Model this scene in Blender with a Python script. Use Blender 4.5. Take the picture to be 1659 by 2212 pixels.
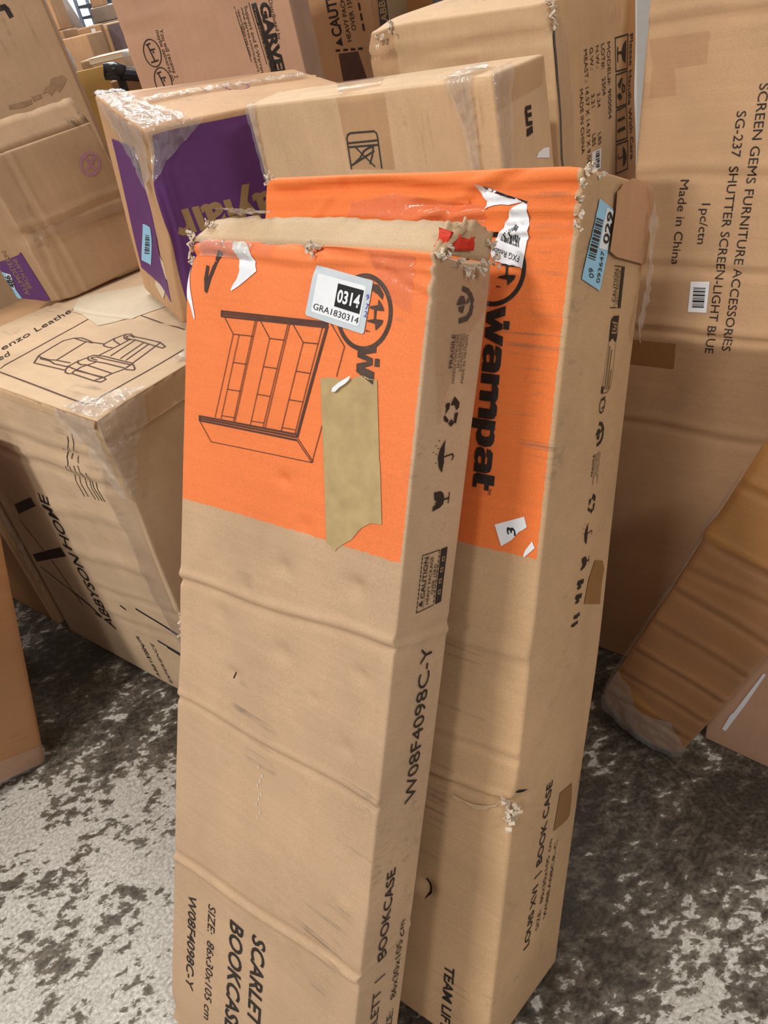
import bpy, bmesh, math, random
import numpy as np
from mathutils import Matrix, Vector, Euler
SC = bpy.context.scene
for o in list(bpy.data.objects): bpy.data.objects.remove(o)
random.seed(7)
R = math.radians
# ------------------------------------------------------------------ camera
PITCH, ROLL, CAM_H, FPX = R(34.56), R(-13.28), 1.27, 1663.0
cam_d = bpy.data.cameras.new('camera'); cam = bpy.data.objects.new('camera', cam_d)
SC.collection.objects.link(cam)
cam_d.sensor_fit = 'VERTICAL'; cam_d.sensor_height = 36.0; cam_d.lens = 36.0*FPX/2212.0
cam_d.clip_start = .02; cam_d.clip_end = 60
fw = Vector((0, math.cos(PITCH), -math.sin(PITCH))); r0 = Vector((1, 0, 0)); u0 = Vector((0, math.sin(PITCH), math.cos(PITCH)))
cr = math.cos(ROLL)*r0+math.sin(ROLL)*u0; cu = -math.sin(ROLL)*r0+math.cos(ROLL)*u0
cam.matrix_world = Matrix(((cr.x, cu.x, -fw.x, 0), (cr.y, cu.y, -fw.y, 0), (cr.z, cu.z, -fw.z, CAM_H), (0, 0, 0, 1)))
SC.camera = cam
# ------------------------------------------------------------------ world, lights, exposure
wd = bpy.data.worlds.new('world'); SC.world = wd; wd.use_nodes = True
nt = wd.node_tree; bgn = nt.nodes['Background']; bgn.inputs[0].default_value = (1.0, .97, .93, 1)
_tc = nt.nodes.new('ShaderNodeTexCoord'); _sp = nt.nodes.new('ShaderNodeSeparateXYZ'); _mr = nt.nodes.new('ShaderNodeMapRange')
nt.links.new(_tc.outputs['Generated'], _sp.inputs[0]); nt.links.new(_sp.outputs[2], _mr.inputs['Value']); nt.links.new(_mr.outputs['Result'], bgn.inputs[1])
_mr.inputs['From Min'].default_value = 0.; _mr.inputs['From Max'].default_value = .9; _mr.inputs['To Min'].default_value = .055; _mr.inputs['To Max'].default_value = .42
def area(name, loc, target, sx, sy, watts, col=(1, .97, .92)):
    l = bpy.data.lights.new(name, 'AREA'); l.shape = 'RECTANGLE'; l.size = sx; l.size_y = sy; l.energy = watts; l.color = col
    o = bpy.data.objects.new(name, l); SC.collection.objects.link(o); o.location = loc
    o.rotation_euler = (Vector(target)-Vector(loc)).to_track_quat('-Z', 'Y').to_euler(); return o
area('ceiling_lamp_left', (-2.35, -.2, 3.6), (-.3, .9, .5), .6, .12, 75)
area('ceiling_lamp_near', (-1.9, -2.1, 3.5), (-.1, .9, .5), .6, .12, 32)
area('fill_right', (1.7, -1.9, 2.7), (.1, .8, .5), 1.2, .5, 31)  # unseen fill light, added to brighten the right-hand faces
area('fill_rear', (-.4, 3.4, 4.2), (-.3, 2.0, 1.0), 2.4, .3, 80)  # unseen light, added to brighten the carton tops
area('fill_far', (-1.5, 6.2, 4.2), (-1.2, 6.5, .5), 2.4, .5, 230, (.93, .97, 1))  # unseen light, added to make the back wall bright
SC.view_settings.view_transform = 'Standard'; SC.view_settings.look = 'None'
SC.view_settings.gamma = 1; SC.view_settings.use_curve_mapping = False
SC.view_settings.exposure = 0.12
# ------------------------------------------------------------------ materials
def s2l(c): return tuple(((x/255)/12.92 if x/255 <= .04045 else ((x/255+.055)/1.055)**2.4) for x in c)
MATS = {}
class NT:
    def __init__(s, name):
        s.m = bpy.data.materials.new(name); s.m.use_nodes = True; s.t = s.m.node_tree; s.b = s.t.nodes['Principled BSDF']; s.out = s.t.nodes['Material Output']
        s.tc = s.t.nodes.new('ShaderNodeTexCoord')
    def n(s, typ, **kw):
        x = s.t.nodes.new(typ)
        for k, v in kw.items(): setattr(x, k, v)
        return x
    def l(s, a, b): s.t.links.new(a, b)
    def map(s, scale=(1, 1, 1), rot=(0, 0, 0), loc=(0, 0, 0)):
        x = s.n('ShaderNodeMapping'); x.inputs['Scale'].default_value = scale; x.inputs['Rotation'].default_value = rot; x.inputs['Location'].default_value = loc
        s.l(s.tc.outputs['Object'], x.inputs[0]); return x.outputs[0]
    def noise(s, vec, scale, detail=3, rough=.5, dist=0):
        x = s.n('ShaderNodeTexNoise'); x.inputs['Scale'].default_value = scale; x.inputs['Detail'].default_value = detail; x.inputs['Roughness'].default_value = rough; x.inputs['Distortion'].default_value = dist
        if vec is not None: s.l(vec, x.inputs['Vector'])
        return x.outputs['Fac']
    def ramp(s, fac, a, b, lo=0., hi=1.):
        x = s.n('ShaderNodeMapRange'); x.inputs['From Min'].default_value = a; x.inputs['From Max'].default_value = b; x.inputs['To Min'].default_value = lo; x.inputs['To Max'].default_value = hi
        s.l(fac, x.inputs['Value']); return x.outputs['Result']
    def math(s, op, a, b=None, clamp=False):
        x = s.n('ShaderNodeMath', operation=op); x.use_clamp = clamp
        for i, v in enumerate((a, b)):
            if v is None: continue
            if isinstance(v, (int, float)): x.inputs[i].default_value = v
            else: s.l(v, x.inputs[i])
        return x.outputs[0]
    def mix(s, fac, a, b, mode='MIX'):
        x = s.n('ShaderNodeMix', data_type='RGBA', blend_type=mode)
        if isinstance(fac, (int, float)): x.inputs[0].default_value = fac
        else: s.l(fac, x.inputs[0])
        for i, v in ((6, a), (7, b)):
            if isinstance(v, tuple): x.inputs[i].default_value = (*v[:3], 1)
            else: s.l(v, x.inputs[i])
        return x.outputs[2]
    def bump(s, h, strength=.2, dist=.001):
        x = s.n('ShaderNodeBump'); x.inputs['Strength'].default_value = strength; x.inputs['Distance'].default_value = dist
        s.l(h, x.inputs['Height']); s.l(x.outputs[0], s.b.inputs['Normal']); return x
FL = {'X': (3, 55, 130), 'Y': (55, 3, 130), 'Z': (70, 70, 3)}
def card(name, col, flute='X', scuff=.5, rough=.72, coat=0., ink=None, line=None, bump=.35, dirt=(88, 78, 66)):
    """corrugated board; ink/line: printed colour above the line z = a + b*x on the front (y<.012) face"""
    k = NT(name); c = s2l(col)
    ob = k.tc.outputs['Object']
    big = k.noise(ob, 5.5, 5, .6)
    base = k.mix(k.ramp(big, .3, .7), tuple(x*.86 for x in c), tuple(x*1.1 for x in c))
    st = k.noise(k.map(FL[flute]), 1.0, 4, .6)
    if ink:
        sep = k.n('ShaderNodeSeparateXYZ'); k.l(ob, sep.inputs[0])
        lim = k.math('ADD', k.math('MULTIPLY', sep.outputs[0], line[1]), line[0])
        wob = k.math('MULTIPLY', k.math('SUBTRACT', k.noise(ob, 160, 2), .5), .004)
        up = k.math('GREATER_THAN', sep.outputs[2], k.math('ADD', lim, wob))
        fr = k.math('LESS_THAN', sep.outputs[1], line[2])
        rt = k.math('LESS_THAN', k.math('ADD', sep.outputs[0], wob), line[3])
        msk = k.math('MULTIPLY', k.math('MULTIPLY', up, fr), rt)
        ci = s2l(ink)
        inked = k.mix(k.ramp(big, .3, .7), tuple(x*.93 for x in ci), tuple(min(1, x*1.06) for x in ci))
        base = k.mix(msk, base, inked)
    fl = k.ramp(st, .35, .65, .965, 1.025)
    mm = k.n('ShaderNodeMix', data_type='RGBA', blend_type='MULTIPLY'); mm.inputs[0].default_value = 1
    k.l(base, mm.inputs[6]); k.l(fl, mm.inputs[7]); base = mm.outputs[2]
    sc = k.math('MULTIPLY', k.ramp(k.noise(k.map((1, 1, 1), loc=(3.1, 1.7, 5.2)), 8, 4, .6), .56, .72), k.ramp(st, .5, .62), True)
    base = k.mix(k.math('MULTIPLY', sc, min(1., scuff*1.5)), base, s2l(dirt))
    gr = k.ramp(k.noise(ob, 620, 2), .3, .7, .90, 1.07)
    m2 = k.n('ShaderNodeMix', data_type='RGBA', blend_type='MULTIPLY'); m2.inputs[0].default_value = 1
    k.l(base, m2.inputs[6]); k.l(gr, m2.inputs[7])
    k.l(m2.outputs[2], k.b.inputs['Base Color'])
    k.b.inputs['Roughness'].default_value = rough; k.b.inputs['Specular IOR Level'].default_value = .3
    k.b.inputs['Coat Weight'].default_value = coat; k.b.inputs['Coat Roughness'].default_value = .22
    hgt = k.math('ADD', k.math('MULTIPLY', st, .35), k.math('ADD', k.math('MULTIPLY', k.noise(ob, 26, 3), .7), k.math('MULTIPLY', k.noise(ob, 320, 2), .12)))
    k.bump(hgt, bump, .0018)
    MATS[name] = k.m; return k.m
def plain(name, col, rough=.6, var=.06, spec=.3, metal=0., fade=0., fadecol=None, emit=None):
    k = NT(name); c = s2l(col)
    nz = k.noise(k.tc.outputs['Object'], 60, 4)
    base = k.mix(k.ramp(nz, .3, .7), tuple(x*(1-var) for x in c), tuple(min(1, x*(1+var)) for x in c))
    if fade: base = k.mix(k.math('MULTIPLY', k.ramp(k.noise(k.tc.outputs['Object'], 260, 3), .55, .75), fade), base, s2l(fadecol))
    k.l(base, k.b.inputs['Base Color']); k.b.inputs['Roughness'].default_value = rough; k.b.inputs['Specular IOR Level'].default_value = spec; k.b.inputs['Metallic'].default_value = metal
    if emit: k.b.inputs['Emission Color'].default_value = (*s2l(emit[0]), 1); k.b.inputs['Emission Strength'].default_value = emit[1]
    MATS[name] = k.m; return k.m
def clear(name, amount=.1, tint=(255, 253, 250), rough=.12, scale=60, strength=.5, haze=.5, fres=.35):
    """clear plastic: mostly see-through, with a glossy wrinkled surface and a little milky haze"""
    k = NT(name); t = k.n('ShaderNodeBsdfTransparent'); t.inputs[0].default_value = (*s2l(tint), 1)
    gl = k.b; gl.inputs['Base Color'].default_value = (haze, haze, haze, 1); gl.inputs['Roughness'].default_value = rough; gl.inputs['Specular IOR Level'].default_value = 1.; gl.inputs['IOR'].default_value = 2.2
    k.bump(k.math('ADD', k.noise(k.map((1, 1, .35)), scale, 3, .55, 1.5), k.math('MULTIPLY', k.noise(k.tc.outputs['Object'], scale*4, 2), .25)), strength, .004)
    mx = k.n('ShaderNodeMixShader'); fr = k.n('ShaderNodeFresnel'); fr.inputs[0].default_value = 1.5
    k.l(k.math('MINIMUM', k.math('ADD', k.math('MULTIPLY', fr.outputs[0], fres), amount), 1.), mx.inputs[0]); k.l(t.outputs[0], mx.inputs[1]); k.l(gl.outputs[0], mx.inputs[2]); k.l(mx.outputs[0], k.out.inputs[0])
    MATS[name] = k.m; return k.m
KR = (193, 158, 124)
card('kraft_orange_near', (196, 163, 131), 'X', .55, ink=(238, 128, 72), line=(.829, .0525, .012, .3478), dirt=(112, 100, 88))
card('kraft_orange_rear', (196, 160, 122), 'X', .5, ink=(234, 122, 60), line=(.7035, .027, .012, .4045), dirt=(112, 98, 82))
card('kraft_screen', (196, 158, 120), 'X', .15, bump=.2)
card('kraft_warm', (196, 156, 118), 'Z', .3)
card('kraft_pale', (205, 172, 136), 'Z', .4)
card('kraft_chair', (207, 178, 146), 'Y', .3)
card('kraft_old', (176, 144, 112), 'Z', .5)
card('kraft_pink', (194, 152, 124), 'Z', .15, bump=.2)
card('kraft_tall', (204, 170, 132), 'Z', .35)
card('kraft_brown', (184, 144, 106), 'Z', .35)
card('kraft_taped', (170, 120, 68), 'X', .4, rough=.45, coat=.55, dirt=(90, 55, 28))
card('kraft_wrapped', (178, 122, 72), 'X', .3, rough=.5, coat=.4)
card('card_flap', (190, 145, 110), 'Z', .2, rough=.5)
card('card_inner', (188, 160, 126), 'X', .2)
card('kraft_grey', (150, 132, 118), 'Z', .3)
card('osb', (205, 170, 105), 'X', .3, dirt=(150, 105, 55))
INK = (44, 36, 32)
plain('ink', INK, .6, .15, fade=.35, fadecol=(96, 76, 60))
plain('ink_faded', (78, 62, 54), .6, .15, fade=.3, fadecol=(150, 100, 70))
plain('ink_brown', (84, 58, 50), .6, .1)
plain('black_print', (38, 36, 38), .45, .1)
plain('blue_ink', (50, 40, 165), .5)
plain('marker', (72, 56, 54), .6, .1)
plain('kraft_print', (160, 130, 92), .7)
plain('purple', (98, 56, 114), .5, .06)
plain('faded_purple', (170, 120, 140), .7)
plain('label_white', (232, 234, 238), .5, .03)
plain('label_grey', (196, 204, 210), .5, .03)
plain('label_blue', (150, 205, 235), .5, .03)
plain('brown_tape', (181, 156, 112), .4, .12, spec=.4)
plain('tape_brown_side', (150, 108, 66), .3, .05, spec=.5)
plain('pale_tape', (214, 200, 176), .35, .04, spec=.5)
plain('stain_dark', (146, 116, 90), .8, .1, fade=.9, fadecol=(168, 137, 107))
plain('slit_dark', (38, 26, 18), .9)
plain('torn_paper', (205, 190, 170), .85, .1)
plain('red_scrap', (200, 50, 30), .6)
plain('wall_paint', (226, 232, 236), .8, .02)
plain('steel_white', (225, 222, 218), .35, .03, spec=.5)
plain('black_wrap', (34, 38, 44), .25, .2, spec=.6)
plain('dark_box', (112, 96, 100), .7, .1)
plain('rack_metal', (70, 74, 82), .5, .1)
plain('roll_grey', (176, 170, 172), .6, .08)
clear('clear_tape', .07, (252, 246, 238), .2, 45, .3, .55, .25)
clear('film', .24, (255, 253, 250), .12, 45, 1.0, .6, .3)
clear('film_soft', .13, (255, 252, 248), .16, 34, .8, .6, .25)
clear('bag_film', .45, (215, 228, 240), .18, 20, 1.0, .7)
def floor_mat():
    k = NT('concrete'); ob = k.tc.outputs['Object']
    sep = k.n('ShaderNodeSeparateXYZ'); k.l(ob, sep.inputs[0])
    # pale worn patches grow denser towards smaller x and y
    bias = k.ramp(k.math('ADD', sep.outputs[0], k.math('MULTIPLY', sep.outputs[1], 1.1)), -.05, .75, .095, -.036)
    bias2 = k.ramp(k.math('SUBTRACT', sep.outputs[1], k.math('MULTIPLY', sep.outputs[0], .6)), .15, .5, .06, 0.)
    big = k.noise(k.map((1, 1, 1), loc=(2.3, .7, 0)), 3.2, 4, .5)
    st = k.map((1.0, 1.7, 1), (0, 0, R(-46)))
    blot = k.noise(st, 34, 6, .6, .25)
    patch = k.noise(k.map((1, 1, 1), loc=(.4, 4.7, 0)), 11, 6, .6, .3)
    fine = k.noise(ob, 150, 5, .72)
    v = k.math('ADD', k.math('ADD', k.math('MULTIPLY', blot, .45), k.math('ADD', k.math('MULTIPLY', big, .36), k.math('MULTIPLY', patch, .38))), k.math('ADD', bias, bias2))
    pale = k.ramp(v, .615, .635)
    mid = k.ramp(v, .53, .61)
    dark = k.mix(k.ramp(fine, .35, .65), s2l((36, 31, 27)), s2l((76, 68, 58)))
    gry = k.mix(k.ramp(fine, .35, .65), s2l((74, 67, 58)), s2l((120, 111, 98)))
    lgt = k.mix(k.ramp(fine, .3, .7), s2l((128, 122, 113)), s2l((222, 217, 208)))
    def grooves(rot, seed, sc, lo):
        w = k.n('ShaderNodeTexWave', wave_type='BANDS', bands_direction='X'); w.inputs['Scale'].default_value = sc; w.inputs['Distortion'].default_value = 4; w.inputs['Detail'].default_value = 2; w.inputs['Detail Scale'].default_value = .35
        k.l(k.map((1, 1, 1), (0, 0, rot)), w.inputs['Vector'])
        return k.math('MULTIPLY', k.math('MULTIPLY', w.outputs['Fac'], k.ramp(k.noise(k.map((1, 1, 1), loc=seed), 4.2, 3), lo, lo+.07)), k.ramp(k.noise(ob, 60, 3), .42, .6))
    gr = k.math('MAXIMUM', grooves(R(46), (1, 2, 0), 30, .5), grooves(R(-18), (5, 3, 0), 26, .53))
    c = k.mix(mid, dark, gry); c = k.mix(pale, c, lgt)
    c = k.mix(k.math('MULTIPLY', gr, .38), c, s2l((120, 108, 88)))
    c = k.mix(k.ramp(k.noise(k.map((1, 1, 1), loc=(9, 4, 0)), 6, 4), .62, .75, 0, .3), c, s2l((128, 112, 76)))
    k.l(c, k.b.inputs['Base Color'])
    k.l(k.ramp(fine, .3, .7, .38, .7), k.b.inputs['Roughness']); k.b.inputs['Specular IOR Level'].default_value = .45
    k.bump(k.math('ADD', k.math('ADD', pale, k.math('MULTIPLY', fine, .8)), k.math('MULTIPLY', gr, .6)), .5, .0016)
    MATS['concrete'] = k.m
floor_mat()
# ------------------------------------------------------------------ builders
def link(name, me, mat=None, parent=None, smooth=True):
    o = bpy.data.objects.new(name, me); SC.collection.objects.link(o)
    if mat is not None:
        for x in (mat if isinstance(mat, (list, tuple)) else [mat]): me.materials.append(MATS[x])
    if parent is not None: o.parent = parent
    if smooth and len(me.polygons): me.polygons.foreach_set('use_smooth', [True]*len(me.polygons))
    return o
def tag(o, label, cat, group=None, kind=None):
    if label: o['label'] = label
    if cat: o['category'] = cat
    if group: o['group'] = group
    if kind: o['kind'] = kind
    return o
def mesh_from(vs, fs, name):
    me = bpy.data.meshes.new(name); me.from_pydata([tuple(map(float, v)) for v in vs], [], [tuple(f) for f in fs]); me.update(); return me
def fbm(p, scale, seed, octs=3):
    """cheap smooth vector noise from sums of sines; p is (N,3)"""
    rs = np.random.RandomState(seed); out = np.zeros(len(p)); amp = 1.; s = scale
    for _ in range(octs):
        for _ in range(3):
            d = rs.normal(size=3); d /= np.linalg.norm(d); out += amp*np.sin(p@d*s+rs.uniform(0, 6.28))
        amp *= .5; s *= 2.1
    return out/4.
_txt = {}
def text_mesh(s, bold):
    key = (s, bold)
    if key in _txt: return _txt[key]
    cu_ = bpy.data.curves.new('t', 'FONT'); cu_.body = s; cu_.size = 1; cu_.offset = bold; cu_.resolution_u = 3
    o = bpy.data.objects.new('t', cu_); SC.collection.objects.link(o)
    dg = bpy.context.evaluated_depsgraph_get(); me = bpy.data.meshes.new_from_object(o.evaluated_get(dg))
    vs = np.array([v.co[:] for v in me.vertices]); fs = [list(p.vertices) for p in me.polygons]
    bpy.data.objects.remove(o); bpy.data.curves.remove(cu_); bpy.data.meshes.remove(me)
    _txt[key] = (vs, fs); return _txt[key]
def refine(vs2, fs, seg):
    """cut long edges of a flat mesh so that it can follow a bent face"""
    bm = bmesh.new(); bv = [bm.verts.new((float(a), float(b), 0)) for a, b in vs2]
    for f in fs:
        try: bm.faces.new([bv[i] for i in f])
        except ValueError: pass
    bmesh.ops.triangulate(bm, faces=bm.faces[:])
    for _ in range(7):
        es = [e for e in bm.edges if e.calc_length() > seg]
        if not es: break
        bmesh.ops.subdivide_edges(bm, edges=es, cuts=1); bmesh.ops.triangulate(bm, faces=[f for f in bm.faces if len(f.verts) > 3])
    bm.verts.index_update(); v = np.array([x.co[:2] for x in bm.verts]) if len(bm.verts) else np.zeros((0, 2)); f = [[x.index for x in q.verts] for q in bm.faces]
    be = [(e.verts[0].index, e.verts[1].index) for e in bm.edges if e.is_boundary]
    bm.free(); return v, f, be
NRM = {'F': (0, -1, 0), 'B': (0, 1, 0), 'R': (1, 0, 0), 'L': (-1, 0, 0), 'T': (0, 0, 1), 'D': (0, 0, -1)}
class Carton:
    def __init__(s, key, name, label, cat, mat, res=.012, rad=.004, feats=(), group=None, noise=(.0015, 9), pose=None, seed=1, body='carton_body', zone=None):
        pos, ang, dim, piv, off = pose or POSE[key]
        s.key = key; s.dim = np.array(dim, float); s.piv = np.array(piv, float); s.off = off; s.rad = rad; s.feats = feats; s.nz = noise; s.seed = seed
        Rm = Matrix.Rotation(ang[0], 3, 'Z')@Matrix.Rotation(ang[1], 3, 'X')@Matrix.Rotation(ang[2], 3, 'Y')
        s.root = bpy.data.objects.new(name, None); SC.collection.objects.link(s.root); s.root.empty_display_size = .1
        s.root.location = pos; s.root.rotation_euler = Rm.to_euler(); tag(s.root, label, cat, group)
        s.kids = {}; s.mat = mat
        if mat: s.build_body(body, mat, res)
    def warp(s, P, off=0.):
        """ideal box surface point -> local coordinates: rounded edges, crushed corners, dents, creases"""
        P = np.asarray(P, float); d = s.dim; r = s.rad
        c = np.clip(P, r, d-r); dl = P-c; L = np.linalg.norm(dl, axis=1, keepdims=True); L[L == 0] = 1
        nrm = dl/L; offv = np.asarray(off, float).reshape(-1, 1) if np.ndim(off) else off
        Q = c+nrm*(r+offv)
        t = np.clip(P/d, 0, 1); A = np.zeros_like(Q)
        for (i, j, k), o in s.off.items():
            w = (t[:, 0] if i else 1-t[:, 0])*(t[:, 1] if j else 1-t[:, 1])*(t[:, 2] if k else 1-t[:, 2]); A += w[:, None]*np.array(o)
        D = np.zeros_like(Q)
        if s.nz: D += nrm*(s.nz[0]*fbm(P, s.nz[1], s.seed))[:, None]
        for f in s.feats:
            if f[0] == 'dent':
                _, ctr, sg, vec = f; q = (P-np.array(ctr))/np.array(sg); D += np.exp(-(q**2).sum(1))[:, None]*np.array(vec)
            elif f[0] == 'crease':      # face, (u,v) a, (u,v) b, width, depth, ridge
                _, fc, a, b, wd_, dp, rg = f
                n = np.array(NRM[fc], float)
                if fc in 'FB': U, V, dist = P[:, 0], P[:, 2], (P[:, 1] if fc == 'F' else d[1]-P[:, 1])
                elif fc == 'R': U, V, dist = P[:, 1], P[:, 2], d[0]-P[:, 0]
                elif fc == 'L': U, V, dist = d[1]-P[:, 1], P[:, 2], P[:, 0]
                else: U, V, dist = P[:, 0], P[:, 1], d[2]-P[:, 2]
                a = np.array(a); b = np.array(b); ab = b-a; ll = np.linalg.norm(ab); ab = ab/ll; nn = np.array([-ab[1], ab[0]])
                x = (U-a[0])*ab[0]+(V-a[1])*ab[1]; y = (U-a[0])*nn[0]+(V-a[1])*nn[1]
                x0 = np.clip(x, 0, ll); fall = np.exp(-((x-x0)/.02)**2)*np.exp(-(dist/.03)**2)
                y = y+.003*np.sin(x*23+s.seed)
                prof = -dp*np.exp(-(y/wd_)**2)+rg*np.exp(-((y-2.1*wd_)/(1.4*wd_))**2)
                D += n[None]*(prof*fall)[:, None]
            elif f[0] == 'bulge':
                _, fc, am = f; n = np.array(NRM[fc], float)
                u, v = {'F': (t[:, 0], t[:, 2]), 'R': (t[:, 1], t[:, 2]), 'L': (t[:, 1], t[:, 2]), 'T': (t[:, 0], t[:, 1])}[fc]
                dist = {'F': t[:, 1], 'R': 1-t[:, 0], 'L': t[:, 0], 'T': 1-t[:, 2]}[fc]
                D += n[None]*(am*np.sin(math.pi*u)*np.sin(math.pi*v)*np.exp(-(dist*6)**2))[:, None]
        return Q+A+D-s.piv*d
    def face3(s, fc, uv):
        uv = np.asarray(uv, float); w, d, h = s.dim; u, v = uv[:, 0], uv[:, 1]; z = np.zeros(len(uv))
        return {'F': lambda: np.stack([u, z, v], 1), 'R': lambda: np.stack([z+w, u, v], 1), 'L': lambda: np.stack([z, d-u, v], 1), 'T': lambda: np.stack([u, v, z+h], 1)}[fc]()
    def axis(s, L, res):
        r = s.rad; n = max(2, int(round((L-2*r)/res)))
        return np.array([0, .3*r, .65*r]+list(np.linspace(r, L-r, n+1))+[L-.65*r, L-.3*r, L])
    def build_body(s, name, mat, res):
        ax = [s.axis(L, res) for L in s.dim]; idx = {}; vs = []; fs = []
        def vid(i, j, k):
            t = (i, j, k)
            if t not in idx: idx[t] = len(vs); vs.append((ax[0][i], ax[1][j], ax[2][k]))
            return idx[t]
        n = [len(a)-1 for a in ax]
        for i in range(n[0]):
            for k in range(n[2]):
                fs.append((vid(i, 0, k), vid(i+1, 0, k), vid(i+1, 0, k+1), vid(i, 0, k+1))); fs.append((vid(i+1, n[1], k), vid(i, n[1], k), vid(i, n[1], k+1), vid(i+1, n[1], k+1)))
        for j in range(n[1]):
            for k in range(n[2]):
                fs.append((vid(n[0], j, k), vid(n[0], j+1, k), vid(n[0], j+1, k+1), vid(n[0], j, k+1))); fs.append((vid(0, j+1, k), vid(0, j, k), vid(0, j, k+1), vid(0, j+1, k+1)))
        for i in range(n[0]):
            for j in range(n[1]):
                fs.append((vid(i, j, n[2]), vid(i+1, j, n[2]), vid(i+1, j+1, n[2]), vid(i, j+1, n[2]))); fs.append((vid(i, j+1, 0), vid(i+1, j+1, 0), vid(i+1, j, 0), vid(i, j, 0)))
        sh = s.piv*s.dim; me = mesh_from(s.warp(np.array(vs))+sh, fs, name); s.body = link(name, me, mat, s.root); s.body.location = tuple(-sh)
        # the body's texture space is measured from the box corner
        return s.body
    def add(s, part, vs, fs, mat):
        s.kids.setdefault(part, {}).setdefault('data', []).append((np.asarray(vs), fs, mat))
    def flush(s, labels={}):
        made = {}
        for part in sorted(s.kids, key=lambda x: x.count('>')):
            data = s.kids[part]['data']; mats = []; V = []; F = []; MI = []; b = 0
            for vs, fs, mt in data:
                if mt not in mats: mats.append(mt)
                V.extend(vs.tolist()); F.extend([[i+b for i in f] for f in fs]); MI.extend([mats.index(mt)]*len(fs)); b += len(vs)
            if not F: continue
            par, nm = (part.split('>')+[None])[:2] if '>' in part else (None, part)
            me = mesh_from(V, F, nm); o = link(nm.split('.')[0], me, mats, made.get(par, s.root) if par else s.root)
            me.polygons.foreach_set('material_index', MI); made[part] = o
            if part in labels: o['label'] = labels[part]
        s.made = made; return made
    def poly(s, part, fc, mat, pts, off=.0008, seg=.014, rim=0., crumple=0., seed=3, freq=90):
        v, f, be = refine(pts, [list(range(len(pts)))], seg)
        if not len(v): return
        if any(w in part for w in ('printed_text', 'tape', 'film', 'scrap', 'scratch', 'torn_strip', 'lid_band', 'stain')):
            k_ = part; i_ = 1
            while k_ in s.kids: k_ = part+'.%03d' % i_; i_ += 1
            part = k_
        P = s.face3(fc, v)
        of = np.full(len(v), off)
        if crumple: of = of+crumple*(1.5-1.7*np.abs(fbm(P, freq, seed, 3)))
        W_ = s.warp(P, of)
        # keep facing outwards
        n = np.array(NRM[fc], float)
        for i, q in enumerate(f):
            a, b, c = W_[q[0]], W_[q[1]], W_[q[2]]
            if np.dot(np.cross(b-a, c-a), n) < 0: f[i] = q[::-1]
        if rim:
            low = s.warp(P, of*0+max(0, off-rim)); nb = len(W_); W_ = np.vstack([W_, low]); f = f+[(a, b, b+nb, a+nb) for a, b in be]
        s.add(part, W_, f, mat)
    def stroke(s, part, fc, mat, lines, wd_, off=.0006):
        for ln in lines:
            ln = np.array(ln, float)
            for a, b in zip(ln[:-1], ln[1:]):
                t = b-a; L = np.linalg.norm(t)
                if L < 1e-6: continue
                t /= L; n = np.array([-t[1], t[0]])*wd_/2; e = t*wd_*.35
                k = max(1, int(L/.007)); U = np.linspace(0, 1, k+1); A = a-e; B = b+e
                pts = np.array([A+(B-A)*u+sg*n for u in U for sg in (-1, 1)])
                fs = [(2*i, 2*i+2, 2*i+3, 2*i+1) for i in range(k)]
                s.add(part, s.warp(s.face3(fc, pts), off), fs, mat)
    def text(s, part, fc, mat, off, body, p0, du, dv, mode, bold):
        v, f = text_mesh(body, bold)
        if not len(v): return
        x0, x1 = v[:, 0].min(), v[:, 0].max(); cap = .53 if mode == 'xh' else .70
        g = np.stack([(v[:, 0]-x0)/(x1-x0), v[:, 1]/cap], 1)
        uv = np.array(p0)+g[:, :1]*np.array(du)+g[:, 1:]*np.array(dv)
        q, f2, _ = refine(uv, f, .008)
        s.add(part, s.warp(s.face3(fc, q), off), f2, mat)
    def circle(s, part, fc, mat, off, c, rad, th):
        a = np.linspace(0, 2*math.pi, 49); s.stroke(part, fc, mat, [[(c[0]+(rad-th/2)*math.cos(t), c[1]+(rad-th/2)*math.sin(t)) for t in a]], th, off)
    def prints(s):
        for it in PRINTS.get(s.key, []):
            k, part, fc, mat, off = it[:5]
            if part == 'printed_text' and k == 'T': s.nt = getattr(s, 'nt', 0)+1; part = 'printed_text.%03d' % s.nt
            elif '>' not in part and part.split('.')[0] in ('handling_symbol', 'caution_print', 'printed_text', 'printed_logo'): part = part+'.'+fc
            if k == 'P': s.poly(part, fc, mat, it[5], off, .006)
            elif k == 'S': s.stroke(part, fc, mat, it[5], it[6], off)
            elif k == 'C': s.circle(part, fc, mat, off, it[5], it[6], it[7])
            else: s.text(part, fc, mat, off, *it[5:])
def ribbon(name, A, B, mat, parent, nseg=None, jit=0., thick=.0025, seed=1, edge=0.):
    """a strip of board between two polylines (local coordinates), with thickness and a ragged far edge"""
    rs = np.random.RandomState(seed); n = max(len(A), len(B)) if nseg is None else nseg
    def samp(Lp):
        Lp = np.array(Lp, float); t = np.r_[0, np.cumsum(np.linalg.norm(np.diff(Lp, axis=0), axis=1))]; t /= t[-1]; u = np.linspace(0, 1, n)
        return np.stack([np.interp(u, t, Lp[:, i]) for i in range(3)], 1)
    a, b = samp(A), samp(B); b = b+rs.normal(size=b.shape)*edge
    rows = 5; vs = []; fs = []
    for r_ in range(rows):
        w = r_/(rows-1); vs.append(a*(1-w)+b*w+rs.normal(size=a.shape)*jit*w)
    vs = np.vstack(vs)
    for r_ in range(rows-1):
        for i in range(n-1): fs.append((r_*n+i, r_*n+i+1, (r_+1)*n+i+1, (r_+1)*n+i))
    me = mesh_from(vs, fs, name); o = link(name, me, mat, parent); md = o.modifiers.new('t', 'SOLIDIFY'); md.thickness = thick; return o
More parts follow.
